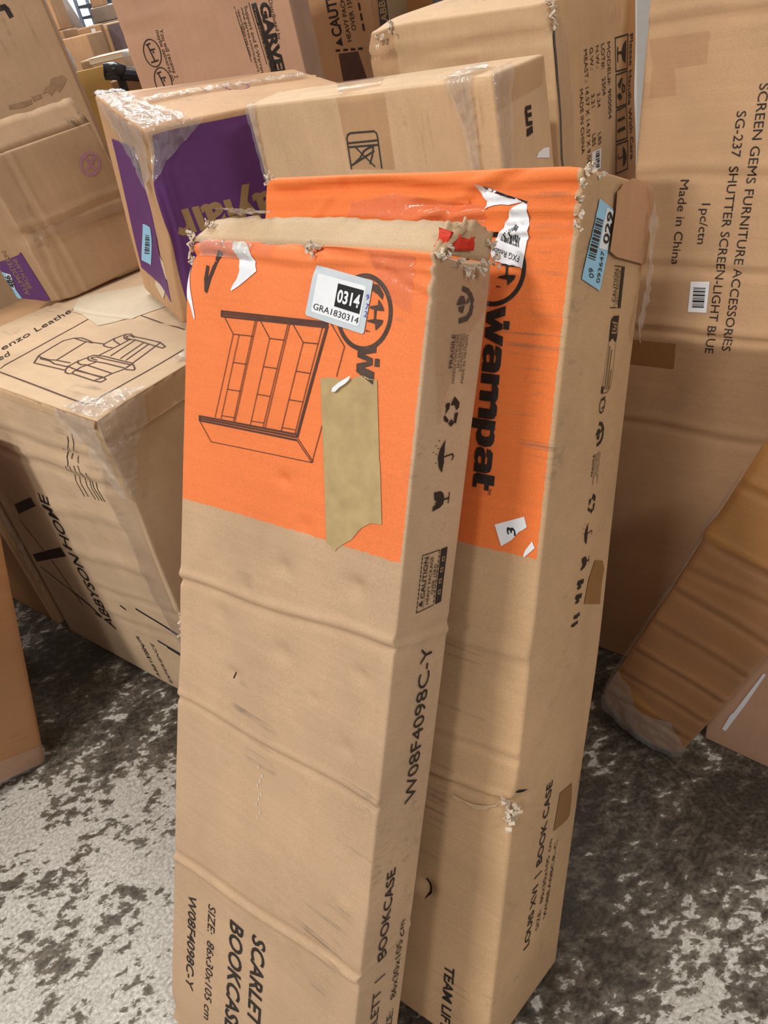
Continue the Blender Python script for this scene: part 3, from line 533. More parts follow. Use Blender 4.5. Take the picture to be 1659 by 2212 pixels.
PRINTS['RB']=[
('C','printed_logo','F','ink',0.0006,(0.3256,1.0054),0.0355,0.0045),
('P','printed_logo','F','ink',0.0009,[(0.343,1.019),(0.348,1.0142),(0.351,1.009),(0.3415,1.0089),(0.3417,1.0009),(0.3508,1.0009),(0.3493,0.9969),(0.3425,0.9906),(0.3415,0.9964),(0.331,0.998),(0.332,0.9992),(0.3395,1.0007),(0.3389,1.009),(0.3327,1.0101),(0.334,1.0119),(0.3432,1.0138)]),
('P','printed_logo','F','ink',0.0009,[(0.3303,0.9903),(0.337,0.9889),(0.3305,0.9886)]),
('P','printed_logo.wordmark','F','ink',0.0009,[(0.3431,0.9713),(0.3431,0.9617),(0.3309,0.9575),(0.3414,0.9532),(0.3414,0.948),(0.3309,0.9443),(0.3431,0.9409),(0.3431,0.931),(0.322,0.939),(0.322,0.9486),(0.33,0.9509),(0.322,0.9537),(0.322,0.9636)]),
('P','printed_logo.wordmark','F','ink',0.0009,[(0.322,0.9139),(0.322,0.9042),(0.3368,0.9042),(0.3368,0.9139)]),
('P','printed_logo.wordmark','F','ink',0.0009,[(0.3431,0.9276),(0.3431,0.9116),(0.3416,0.9065),(0.3372,0.9042),(0.3347,0.9042),(0.3347,0.9139),(0.3363,0.9139),(0.3372,0.9162),(0.3372,0.9213),(0.3355,0.9225),(0.3355,0.9313),(0.3399,0.9306)]),
('P','printed_logo.wordmark','F','ink',0.0009,[(0.3347,0.9253),(0.3347,0.9139),(0.3304,0.9139),(0.3304,0.9196),(0.3292,0.9221),(0.3271,0.9221),(0.3258,0.9196),(0.3267,0.9139),(0.3233,0.9139),(0.3216,0.9196),(0.322,0.9265),(0.3241,0.931),(0.3279,0.9322),(0.3321,0.931)]),
('P','printed_logo.wordmark','F','ink',0.0009,[(0.322,0.8064),(0.322,0.7967),(0.3368,0.7967),(0.3368,0.8064)]),
('P','printed_logo.wordmark','F','ink',0.0009,[(0.3431,0.82),(0.3431,0.8041),(0.3416,0.799),(0.3372,0.7967),(0.3347,0.7967),(0.3347,0.8064),(0.3363,0.8064),(0.3372,0.8086),(0.3372,0.8137),(0.3355,0.8149),(0.3355,0.8236),(0.3399,0.823)]),
('P','printed_logo.wordmark','F','ink',0.0009,[(0.3347,0.8177),(0.3347,0.8064),(0.3304,0.8064),(0.3304,0.812),(0.3292,0.8145),(0.3271,0.8145),(0.3258,0.812),(0.3267,0.8064),(0.3233,0.8064),(0.3216,0.812),(0.322,0.8189),(0.3241,0.8234),(0.3279,0.8246),(0.3321,0.8234)]),
('P','printed_logo.wordmark','F','ink',0.0009,[(0.322,0.9024),(0.322,0.8922),(0.3431,0.8922),(0.3431,0.9024)]),
('P','printed_logo.wordmark','F','ink',0.0009,[(0.322,0.8844),(0.322,0.8739),(0.341,0.8739),(0.341,0.8844)]),
('P','printed_logo.wordmark','F','ink',0.0009,[(0.322,0.8661),(0.322,0.8555),(0.3372,0.8555),(0.3372,0.8661)]),
('P','printed_logo.wordmark','F','ink',0.0009,[(0.3355,0.8922),(0.341,0.8922),(0.3431,0.888),(0.3435,0.8784),(0.341,0.8739),(0.3355,0.8739)]),
('P','printed_logo.wordmark','F','ink',0.0009,[(0.3355,0.8739),(0.3406,0.8739),(0.3435,0.8694),(0.3435,0.8609),(0.341,0.8565),(0.3368,0.8555),(0.3355,0.8661)]),
('P','printed_logo.wordmark','F','ink',0.0009,[(0.3136,0.8543),(0.3136,0.8439),(0.3431,0.8439),(0.3431,0.8543)]),
('P','printed_logo.wordmark','F','ink',0.0009,[(0.3376,0.8439),(0.3414,0.8439),(0.3435,0.8383),(0.3431,0.8316),(0.3399,0.8267),(0.3325,0.8252),(0.3252,0.8267),(0.322,0.8316),(0.3216,0.8383),(0.3237,0.8439),(0.3275,0.8439),(0.3271,0.8402),(0.3283,0.8371),(0.3325,0.8359),(0.3368,0.8371),(0.338,0.8402)]),
('P','printed_logo.wordmark','F','ink',0.0009,[(0.3258,0.7957),(0.3226,0.7929),(0.322,0.7889),(0.322,0.7793),(0.3267,0.7793),(0.3271,0.7845),(0.3477,0.7845),(0.3477,0.7957)]),
('P','printed_logo.wordmark','F','ink',0.0009,[(0.3363,0.7845),(0.3363,0.778),(0.3418,0.778),(0.3418,0.7845)]),
('P','printed_logo','F','ink',0.0009,[(0.3419,0.9565),(0.3489,0.9567),(0.3489,0.9482),(0.3424,0.9482)]),
('T', 'printed_logo', 'F', 'ink', 0.0009, 'TM', (0.3406, 0.7812), (0.0, -0.007), (0.0043, 0.0), '', 0),
('P','relabel_sticker','F','label_white',0.0018,[(0.2975,1.0846),(0.3039,1.0837),(0.3252,1.0772),(0.3422,1.0725),(0.3575,1.0668),(0.3489,1.0689),(0.3409,1.0672),(0.3356,1.0657),(0.3263,1.0665),(0.3189,1.0658),(0.3134,1.0635),(0.3107,1.0617),(0.3099,1.0659),(0.309,1.0698),(0.3048,1.0737),(0.3007,1.0768)]),
('P','relabel_sticker>label_print','F','black_print',0.0023,[(0.3055,1.0828),(0.3252,1.0772),(0.3542,1.069),(0.3535,1.0675),(0.3235,1.0754),(0.3071,1.0797)]),
('P','relabel_sticker.001','F','label_white',0.0018,[(0.3489,1.0686),(0.3564,1.0656),(0.3595,1.0422),(0.3594,1.03),(0.3573,1.0074),(0.3544,1.0089),(0.3507,1.0092),(0.3469,1.0102),(0.3432,1.01),(0.3393,1.0113),(0.3356,1.0114),(0.3316,1.0128),(0.3278,1.0132),(0.3238,1.015),(0.3202,1.0228),(0.3222,1.0316),(0.3289,1.0403),(0.3336,1.0496),(0.3381,1.0588),(0.3422,1.0634),(0.3464,1.0664)]),
('P','relabel_sticker.001>label_print','F','black_print',0.0023,[(0.3273,1.034),(0.3287,1.0345),(0.3296,1.0333),(0.3279,1.0336)]),
('P','relabel_sticker.001>label_print','F','black_print',0.0023,[(0.3292,1.0356),(0.3301,1.0361),(0.3312,1.0327),(0.33,1.033)]),
('P','relabel_sticker.001>label_print','F','black_print',0.0023,[(0.3311,1.0371),(0.332,1.0376),(0.3333,1.0321),(0.3321,1.0324)]),
('P','relabel_sticker.001>label_print','F','black_print',0.0023,[(0.333,1.0387),(0.3344,1.0392),(0.336,1.0315),(0.3342,1.0318)]),
('P','relabel_sticker.001>label_print','F','black_print',0.0023,[(0.3349,1.0402),(0.3358,1.0407),(0.3375,1.0309),(0.3364,1.0312)]),
('P','relabel_sticker.001>label_print','F','black_print',0.0023,[(0.3368,1.0418),(0.3376,1.0422),(0.3396,1.0304),(0.3385,1.0307)]),
('P','relabel_sticker.001>label_print','F','black_print',0.0023,[(0.3386,1.0433),(0.3401,1.0438),(0.3423,1.0298),(0.3406,1.0301)]),
('P','relabel_sticker.001>label_print','F','black_print',0.0023,[(0.3405,1.0448),(0.3414,1.0453),(0.3438,1.0292),(0.3427,1.0295)]),
('P','relabel_sticker.001>label_print','F','black_print',0.0023,[(0.3424,1.0463),(0.3432,1.0468),(0.3459,1.0286),(0.3447,1.0289)]),
('P','relabel_sticker.001>label_print','F','black_print',0.0023,[(0.3442,1.0478),(0.3456,1.0483),(0.3485,1.0281),(0.3468,1.0284)]),
('P','relabel_sticker.001>label_print','F','black_print',0.0023,[(0.3464,1.0462),(0.3473,1.0467),(0.35,1.0275),(0.3489,1.0278)]),
('P','relabel_sticker.001>label_print','F','black_print',0.0023,[(0.3495,1.0361),(0.3503,1.0366),(0.3521,1.0269),(0.351,1.0272)]),
('T', 'relabel_sticker.001>label_print', 'F', 'black_print', 0.0023, 'FXG Relabel', (0.3537, 1.019), (-0.0326, 0.0086), (-0.0006, -0.0059), '', 0),
('P','number_sticker','F','label_white',0.001,[(0.3528,0.7425),(0.3859,0.7589),(0.3901,0.7483),(0.3857,0.7438),(0.3815,0.7407),(0.3767,0.7334),(0.3735,0.7291),(0.3628,0.7202)]),
('T', 'number_sticker>label_print', 'F', 'black_print', 0.0014, '3', (0.3789, 0.7357), (-0.0024, 0.0086), (-0.0097, -0.0007), '', 0.02),
('P','paper_scrap','F','label_white',0.001,[(0.3976,0.734),(0.4014,0.7274),(0.3907,0.7143),(0.3893,0.7157),(0.3911,0.7226)]),
('T', 'printed_text', 'F', 'ink', 0.0009, 'TEAM LIFT', (0.3385, 0.12), (0.0, -0.1139), (0.0146, 0.0), '', 0.02),
('T', 'printed_text', 'R', 'ink', 0.0009, 'LOUIS XVI  |  BOOK CASE', (0.0834, 0.1325), (0.0, 0.2672), (-0.0144, 0.0), '', 0.01),
('T', 'printed_text', 'R', 'ink', 0.0009, 'SIZE:  80x30x105 cm', (0.108, 0.1423), (0.0, 0.1516), (-0.0095, 0.0), '', 0),
('T', 'printed_text', 'R', 'ink', 0.0009, 'W08EA08CR-C', (0.1289, 0.1459), (0.0, 0.1323), (-0.0096, 0.0), '', 0),
('P','handling_symbol.recycle','R','ink',0.0009,[(0.1016,0.7621),(0.1058,0.7681),(0.1135,0.763),(0.1136,0.7591),(0.1103,0.7571),(0.1072,0.7616),(0.1036,0.7612)]),
('P','handling_symbol.recycle','R','ink',0.0009,[(0.1133,0.7555),(0.112,0.7465),(0.1088,0.7479),(0.1089,0.755)]),
('P','handling_symbol.recycle','R','ink',0.0009,[(0.1043,0.7505),(0.1097,0.7476),(0.1053,0.7445),(0.1008,0.7473)]),
('P','handling_symbol.recycle','R','ink',0.0009,[(0.0936,0.7533),(0.095,0.7541),(0.1008,0.7498),(0.0991,0.7478),(0.0943,0.7502)]),
('P','handling_symbol.recycle','R','ink',0.0009,[(0.0947,0.7541),(0.0957,0.7583),(0.0941,0.7622),(0.0969,0.7638),(0.1002,0.7628),(0.0995,0.7585),(0.0972,0.7569)]),
('P','handling_symbol.umbrella','R','ink',0.0009,[(0.1,0.7351),(0.0941,0.7282),(0.092,0.7218),(0.0948,0.7131),(0.1,0.7083),(0.1003,0.713),(0.101,0.7169),(0.0998,0.7215),(0.1,0.7259),(0.0994,0.7303)]),
('S','handling_symbol.umbrella','R','ink',0.0009,[[(0.0999,0.721),(0.1124,0.7222),(0.1144,0.7201),(0.1127,0.7175)]],0.00128),
('P','handling_symbol.umbrella','R','ink',0.0009,[(0.0899,0.7344),(0.0907,0.7351),(0.0918,0.7345),(0.0909,0.7339)]),
('P','handling_symbol.umbrella','R','ink',0.0009,[(0.0863,0.7307),(0.087,0.7314),(0.0881,0.7307),(0.0873,0.7301)]),
('P','handling_symbol.umbrella','R','ink',0.0009,[(0.09,0.7285),(0.0908,0.7292),(0.0919,0.7285),(0.0911,0.728)]),
('P','handling_symbol.umbrella','R','ink',0.0009,[(0.084,0.7258),(0.0848,0.7265),(0.0858,0.7258),(0.085,0.7253)]),
('P','handling_symbol.umbrella','R','ink',0.0009,[(0.0879,0.724),(0.0886,0.7247),(0.0897,0.724),(0.0889,0.7235)]),
('P','handling_symbol.umbrella','R','ink',0.0009,[(0.0886,0.7171),(0.0894,0.7178),(0.0904,0.7171),(0.0896,0.7166)]),
('P','handling_symbol.glass','R','ink',0.0009,[(0.092,0.6933),(0.1008,0.6933),(0.105,0.6911),(0.1075,0.6867),(0.1066,0.6817),(0.1023,0.6794),(0.0924,0.6776),(0.0928,0.6814),(0.0965,0.6832),(0.0949,0.6847),(0.0983,0.6849),(0.0939,0.6867)]),
('S','handling_symbol.glass','R','ink',0.0009,[[(0.1074,0.6856),(0.1135,0.6858)]],0.0016),
('S','handling_symbol.glass','R','ink',0.0009,[[(0.1145,0.6904),(0.1144,0.6817)]],0.0011200000000000001),
('P','handling_symbol.hands','R','ink',0.0009,[(0.098,0.8428),(0.1032,0.8427),(0.1069,0.8375),(0.1013,0.8382)]),
('P','handling_symbol.hands','R','ink',0.0009,[(0.0936,0.8359),(0.0976,0.8419),(0.1061,0.837),(0.0976,0.8358)]),
('P','handling_symbol.hands','R','ink',0.0009,[(0.0971,0.8347),(0.1055,0.8362),(0.1037,0.8302),(0.0989,0.8309)]),
('P','handling_symbol.hands','R','ink',0.0009,[(0.1067,0.8365),(0.1074,0.8385),(0.1087,0.8426),(0.1116,0.8387)]),
('S','handling_symbol.hands','R','ink',0.0009,[[(0.1017,0.8484),(0.1076,0.8473),(0.1121,0.844),(0.1154,0.8401)]],0.00416),
('S','handling_symbol.hands','R','ink',0.0009,[[(0.1154,0.8353),(0.1146,0.8307),(0.1101,0.8267),(0.1012,0.8248)]],0.00416),
('P','handling_symbol.hands','R','ink',0.0009,[(0.1145,0.8398),(0.1172,0.8398),(0.1164,0.8365),(0.1141,0.8371)]),
('T', 'printed_text', 'R', 'ink', 0.0006, 'FRAGILE', (0.0971, 0.7898), (0.0, 0.025), (-0.0044, 0.0), '', 0.02),
('T', 'printed_text', 'R', 'ink', 0.0006, 'HANDLE WITH CARE', (0.1023, 0.7784), (0.0, 0.0365), (-0.0038, 0.0), '', 0),
('T', 'printed_text', 'R', 'ink', 0.0006, 'NO DUMPING', (0.1068, 0.7901), (0.0, 0.0249), (-0.0031, 0.0), '', 0),
('T', 'printed_text', 'R', 'ink', 0.0006, 'DO NOT CRUSH', (0.1106, 0.7871), (0.0, 0.028), (-0.0031, 0.0), '', 0),
('T', 'printed_text', 'R', 'ink', 0.0006, 'MADE IN VIETNAM', (0.1151, 0.7781), (0.0, 0.0363), (-0.0031, 0.0), '', 0),
('P','handling_symbol.c1640','R','ink',0.0009,[(0.0861,0.6628),(0.0883,0.6669),(0.1045,0.6646),(0.104,0.659),(0.0974,0.6592),(0.092,0.6584)]),
('P','handling_symbol.c1640','R','ink',0.0009,[(0.0873,0.658),(0.0933,0.6586),(0.0991,0.658),(0.0971,0.6548),(0.0891,0.6552)]),
('P','handling_symbol.c1780','R','ink',0.0009,[(0.085,0.6454),(0.0873,0.6495),(0.1035,0.647),(0.1029,0.6413),(0.0963,0.6416),(0.0909,0.6409)]),
('P','handling_symbol.c1780','R','ink',0.0009,[(0.0863,0.6405),(0.0923,0.6411),(0.0981,0.6404),(0.0961,0.6372),(0.0881,0.6377)]),
('P','handling_symbol.arrows','R','ink',0.0009,[(0.0862,0.6191),(0.0876,0.6233),(0.0957,0.6224),(0.1026,0.6228),(0.1034,0.6177),(0.0996,0.6181),(0.0948,0.6168)]),
('P','handling_symbol.arrows','R','ink',0.0009,[(0.082,0.6102),(0.0839,0.6136),(0.091,0.613),(0.1001,0.613),(0.1001,0.6084),(0.0948,0.6094),(0.091,0.6078)]),
('S','caution_print','R','ink',0.0009,[[(0.1002,1.0138),(0.1321,1.0127)],[(0.0989,0.9718),(0.1189,0.9711)],[(0.1136,1.0132),(0.1112,0.9716)]],0.0009),
('T', 'caution_print', 'R', 'ink', 0.0009, 'CAUTION', (0.1122, 0.9775), (0.0, 0.0331), (-0.0095, 0.0), '', 0),
('T', 'caution_print', 'R', 'ink', 0.0009, 'HEAVY PACKAGE', (0.1207, 0.9747), (0.0, 0.0351), (-0.0058, 0.0), '', 0),
('P','caution_print','R','ink',0.0009,[(0.1237,1.0133),(0.1326,1.013),(0.1314,0.9703),(0.1231,0.9707)]),
('P','caution_print','R','ink',0.0009,[(0.1137,0.9629),(0.13,0.9626),(0.1292,0.956),(0.1296,0.9417),(0.1278,0.9342),(0.1158,0.9399),(0.1056,0.9355),(0.1056,0.9482),(0.106,0.9578),(0.1086,0.9611)]),
('S','caution_print','R','ink',0.0009,[[(0.1056,0.9355),(0.0979,0.8819),(0.114,0.8811),(0.1238,0.8856),(0.1271,0.8945),(0.1278,0.9342)]],0.0008),
('S','caution_print','R','kraft_print',0.001,[[(0.1102,0.9563),(0.126,0.9544),(0.1266,0.9472),(0.125,0.9446),(0.1102,0.9454)],[(0.1151,0.953),(0.1228,0.951),(0.1193,0.948),(0.1125,0.9496)]],0.0018),
('P','caution_print','R','ink',0.0009,[(0.0966,0.8898),(0.103,0.8887),(0.1017,0.8815),(0.0967,0.8821)]),
('S','caution_print','R','ink',0.0009,[[(0.1064,0.8856),(0.1066,0.8881)],[(0.1067,0.8892),(0.1069,0.8917)],[(0.1069,0.8928),(0.1071,0.8953)],[(0.1072,0.8964),(0.1074,0.899)],[(0.1074,0.9),(0.1076,0.9026)],[(0.1077,0.9036),(0.1079,0.9061)],[(0.1079,0.9072),(0.1081,0.9097)],[(0.1082,0.9108),(0.1084,0.9133)],[(0.1084,0.9144),(0.1086,0.9169)],[(0.1087,0.9179),(0.1089,0.9204)],[(0.1089,0.9215),(0.1091,0.924)],[(0.1092,0.9251),(0.1094,0.9275)],[(0.1094,0.9286),(0.1096,0.9311)]],0.0016),
('S','caution_print','R','ink',0.0009,[[(0.1128,0.8849),(0.113,0.8873)],[(0.1131,0.8883),(0.1133,0.8906)],[(0.1134,0.8916),(0.1136,0.894)],[(0.1137,0.895),(0.1139,0.8973)],[(0.114,0.8983),(0.1142,0.9006)],[(0.1143,0.9016),(0.1145,0.904)],[(0.1146,0.905),(0.1148,0.9073)],[(0.1149,0.9083),(0.1151,0.9106)],[(0.1152,0.9116),(0.1154,0.9139)],[(0.1155,0.9149),(0.1157,0.9173)],[(0.1158,0.9182),(0.116,0.9206)],[(0.1161,0.9215),(0.1163,0.9239)],[(0.1164,0.9248),(0.1166,0.9271)]],0.0016),
('S','caution_print','R','ink',0.0009,[[(0.1189,0.8852),(0.119,0.8863)],[(0.1191,0.8867),(0.1192,0.8878)],[(0.1192,0.8883),(0.1193,0.8894)],[(0.1194,0.8898),(0.1195,0.8909)],[(0.1196,0.8914),(0.1197,0.8924)],[(0.1197,0.8929),(0.1199,0.894)],[(0.1199,0.8944),(0.12,0.8955)],[(0.1201,0.896),(0.1202,0.8971)],[(0.1202,0.8975),(0.1204,0.8986)],[(0.1204,0.8991),(0.1205,0.9001)],[(0.1206,0.9006),(0.1207,0.9017)],[(0.1208,0.9021),(0.1209,0.9032)],[(0.1209,0.9037),(0.121,0.9047)]],0.0016),
('S','caution_print','R','ink',0.0009,[[(0.0967,0.8665),(0.0965,0.8711),(0.1,0.8753),(0.1069,0.8763),(0.1119,0.8721),(0.1112,0.8666),(0.108,0.8614),(0.1024,0.8598),(0.0979,0.8627),(0.0967,0.8665)],[(0.1033,0.8648),(0.1112,0.8666)],[(0.1017,0.8737),(0.1104,0.8769)]],0.0016),
('P','barcode_label','R','label_blue',0.0014,[(0.0419,1.0741),(0.08,1.0669),(0.076,1.0272),(0.0648,0.9888),(0.0185,1.0003),(0.0194,1.0057)]),
('P','barcode_label>label_paper','R','label_white',0.0017,[(0.0622,1.0673),(0.0807,1.0651),(0.0735,1.0278),(0.0514,1.0296),(0.0567,1.0516)]),
('P','barcode_label>label_print','R','black_print',0.002,[(0.0369,1.0567),(0.055,1.0552),(0.0546,1.0539),(0.0365,1.0554)]),
('P','barcode_label>label_print','R','black_print',0.002,[(0.0362,1.0541),(0.0543,1.0525),(0.054,1.0517),(0.036,1.0533)]),
('P','barcode_label>label_print','R','black_print',0.002,[(0.0356,1.052),(0.0537,1.0504),(0.053,1.0481),(0.0349,1.0497)]),
('P','barcode_label>label_print','R','black_print',0.002,[(0.0346,1.0484),(0.0526,1.0467),(0.0524,1.0459),(0.0344,1.0476)]),
('P','barcode_label>label_print','R','black_print',0.002,[(0.034,1.0463),(0.052,1.0446),(0.0511,1.0415),(0.0331,1.0432)]),
('P','barcode_label>label_print','R','black_print',0.002,[(0.0328,1.0419),(0.0508,1.0401),(0.0504,1.0388),(0.0324,1.0406)]),
('P','barcode_label>label_print','R','black_print',0.002,[(0.032,1.0393),(0.05,1.0375),(0.0493,1.0349),(0.0313,1.0368)]),
('P','barcode_label>label_print','R','black_print',0.002,[(0.0309,1.0355),(0.0489,1.0335),(0.0486,1.0325),(0.0306,1.0344)]),
('P','barcode_label>label_print','R','black_print',0.002,[(0.0303,1.0331),(0.0482,1.0312),(0.0476,1.029),(0.0297,1.031)]),
('P','barcode_label>label_print','R','black_print',0.002,[(0.0293,1.0297),(0.0473,1.0277),(0.0464,1.0245),(0.0285,1.0266)]),
('P','barcode_label>label_print','R','black_print',0.002,[(0.0281,1.0253),(0.046,1.0232),(0.0458,1.0224),(0.0279,1.0245)]),
('P','barcode_label>label_print','R','black_print',0.002,[(0.0275,1.0232),(0.0454,1.0211),(0.045,1.0198),(0.0272,1.0219)]),
('P','barcode_label>label_print','R','black_print',0.002,[(0.0268,1.0206),(0.0447,1.0184),(0.0444,1.0176),(0.0266,1.0199)]),
('T', 'barcode_label>label_print', 'R', 'black_print', 0.002, '09', (0.0456, 1.001), (-0.0036, 0.0091), (-0.0115, 0.0007), '', 0),
('T', 'barcode_label>label_print', 'R', 'black_print', 0.002, '093647', (0.0607, 0.9964), (0.0057, 0.0302), (-0.0088, 0.0007), '', 0),
('T', 'barcode_label>label_print', 'R', 'black_print', 0.0022, '029', (0.0729, 1.0335), (0.0068, 0.0299), (-0.0144, 0.0011), '', 0.02),
('P','side_flap','R','card_flap',0.004,[(0.0799,1.0832),(0.0874,1.0862),(0.097,1.0932),(0.1271,1.0983),(0.1712,1.0983),(0.1994,1.094),(0.1994,1.0845),(0.1994,1.0607),(0.1994,1.0263),(0.194,1.0162),(0.096,1.0221),(0.0751,1.0272),(0.0806,1.0654)]),
('P','clear_tape','R','clear_tape',0.0065,[(0.1603,1.0983),(0.1994,1.0898),(0.1994,1.065),(0.1994,1.0079),(0.1783,1.0124),(0.1883,1.0304),(0.1994,1.0596)]),
('P','clear_tape','F','clear_tape',0.0014,[(0.137,1.0697),(0.1948,1.0784),(0.3114,1.0651),(0.3092,1.048),(0.1351,1.0557)]),
('P','brown_tape','R','tape_brown_side',0.0009,[(0.1378,0.6777),(0.1705,0.6668),(0.181,0.6529),(0.1765,0.6353),(0.1786,0.6056),(0.114,0.6291),(0.1208,0.6582)]),
('P','brown_tape','R','tape_brown_side',0.0009,[(0.1129,0.3625),(0.1573,0.3504),(0.165,0.3232),(0.1656,0.2911),(0.1548,0.2914),(0.1079,0.3051)]),
('P','torn_strip','F','card_inner',0.003,[(0.3314,0.3874),(0.3463,0.3862),(0.3607,0.3873),(0.3768,0.3931),(0.3934,0.4009),(0.3904,0.3964),(0.3815,0.3923),(0.3763,0.3855),(0.3705,0.3842),(0.3637,0.3814),(0.3552,0.382),(0.3465,0.3842),(0.3369,0.3814),(0.3306,0.3827)]),
('P','torn_strip','F','slit_dark',0.0008,[(0.2985,0.2359),(0.3015,0.2396),(0.3059,0.2242),(0.3085,0.2175),(0.3,0.2043),(0.3045,0.2178)]),
('P','torn_strip','R','slit_dark',0.0008,[(0.0029,0.4209),(0.008,0.4219),(0.029,0.414),(0.0202,0.4143),(0.0112,0.4166)]),
]
PRINTS['SB']=[
('T', 'printed_text', 'F', 'ink', 0.0009, 'SCREEN GEMS FURNITURE ACCESSORIES', (0.1798, 1.0586), (0.0, -0.394), (0.0139, 0.0), '', 0),
('T', 'printed_text', 'F', 'ink', 0.0009, 'SG-237  SHUTTER SCREEN-LIGHT BLUE', (0.1526, 1.0243), (0.0, -0.3667), (0.0138, 0.0), '', 0),
('T', 'printed_text', 'F', 'ink', 0.0009, '1pc/ctn', (0.1172, 0.8948), (0.0, -0.0616), (0.0135, 0.0), '', 0),
('T', 'printed_text', 'F', 'ink', 0.0009, 'Made in China', (0.0786, 0.9306), (0.0, -0.1313), (0.0139, 0.0), '', 0),
('P','barcode_label','F','label_white',0.001,[(0.1145,0.7731),(0.1451,0.7747),(0.1465,0.7243),(0.1157,0.7232)]),
('P','barcode_label>label_print','F','black_print',0.0014,[(0.1202,0.764),(0.14,0.7646),(0.1401,0.7631),(0.1204,0.7625)]),
('P','barcode_label>label_print','F','black_print',0.0014,[(0.1204,0.7611),(0.1401,0.7616),(0.1402,0.7609),(0.1205,0.7603)]),
('P','barcode_label>label_print','F','black_print',0.0014,[(0.1205,0.7589),(0.1401,0.7594),(0.1404,0.7572),(0.1207,0.7566)]),
('P','barcode_label>label_print','F','black_print',0.0014,[(0.1206,0.7552),(0.1403,0.7558),(0.1404,0.7551),(0.1207,0.7545)]),
('P','barcode_label>label_print','F','black_print',0.0014,[(0.1207,0.7531),(0.1404,0.7537),(0.1407,0.751),(0.1211,0.7503)]),
('P','barcode_label>label_print','F','black_print',0.0014,[(0.121,0.7488),(0.1405,0.7495),(0.1406,0.7486),(0.1211,0.748)]),
('P','barcode_label>label_print','F','black_print',0.0014,[(0.1211,0.7465),(0.1406,0.7472),(0.1408,0.7457),(0.1213,0.745)]),
('P','barcode_label>label_print','F','black_print',0.0014,[(0.1212,0.7435),(0.1407,0.7442),(0.1411,0.741),(0.1216,0.7402)]),
('P','barcode_label>label_print','F','black_print',0.0014,[(0.1214,0.7387),(0.1409,0.7395),(0.141,0.7387),(0.1215,0.738)]),
('P','barcode_label>label_print','F','black_print',0.0014,[(0.1215,0.7365),(0.141,0.7373),(0.1411,0.736),(0.1217,0.7352)]),
('P','barcode_label>label_print','F','black_print',0.0014,[(0.1217,0.7338),(0.1411,0.7345),(0.1414,0.7323),(0.122,0.7315)]),
('P','clear_tape','F','clear_tape',0.001,[(0.0049,1.1346),(0.0988,1.1355),(0.099,1.092),(0.0166,1.0894)]),
('P','clear_tape','F','clear_tape',0.001,[(0.0138,1.0896),(0.05,1.091),(0.0571,1.0531),(0.0137,1.0516)]),
('P','brown_tape','F','tape_brown_side',0.001,[(0.0134,0.6667),(0.1015,0.6677),(0.1032,0.6238),(0.0127,0.6233)]),
]
PRINTS['XB']=[
('S','handling_symbol','F','ink',0.0009,[[(0.222,1.0161),(0.226,1.0589),(0.2294,1.0638),(0.237,1.066),(0.2867,1.0661),(0.2907,1.0634),(0.2914,1.0571),(0.288,1.016)],[(0.2279,1.0523),(0.2894,1.0538)],[(0.2275,1.0468),(0.2892,1.0477)],[(0.2255,1.0213),(0.2786,1.0395)],[(0.242,1.0452),(0.274,1.0185)],[(0.279,1.0459),(0.2686,1.0442),(0.2573,1.0403),(0.2459,1.0308),(0.2314,1.0234)],[(0.279,1.0459),(0.2738,1.0343),(0.2652,1.0225)]],0.0026),
('S','handling_symbol','R','ink',0.0009,[[(0.073,1.0647),(0.0637,1.0654),(0.0623,1.0617),(0.0624,1.0564),(0.0624,1.0504),(0.0625,1.0469),(0.0722,1.0459)],[(0.0636,1.0568),(0.0725,1.0561)]],0.0052),
('S','handling_symbol','R','ink',0.0009,[[(0.0609,1.0339),(0.0622,1.0394),(0.0715,1.04),(0.071,1.0351)],[(0.0666,1.0394),(0.0657,1.0342)]],0.0045),
('P','white_tag','R','label_white',0.001,[(0.0756,1.0016),(0.0817,1.0066),(0.0943,1.0087),(0.1047,1.0067),(0.1077,1.0058),(0.106,0.9929)]),
('P','clear_tape','F','clear_tape',0.0012,[(0.2217,1.1154),(0.3211,1.1138),(0.3147,1.0137),(0.2184,1.0157)]),
('P','clear_tape','R','clear_tape',0.0012,[(0.0052,1.1172),(0.1152,1.1167),(0.1057,1.0832),(0.0024,1.0791)]),
('P','clear_tape','T','clear_tape',0.0015,[(0.2251,0.0006),(0.2999,0.017),(0.2492,0.1096),(0.1367,0.1182)]),
]
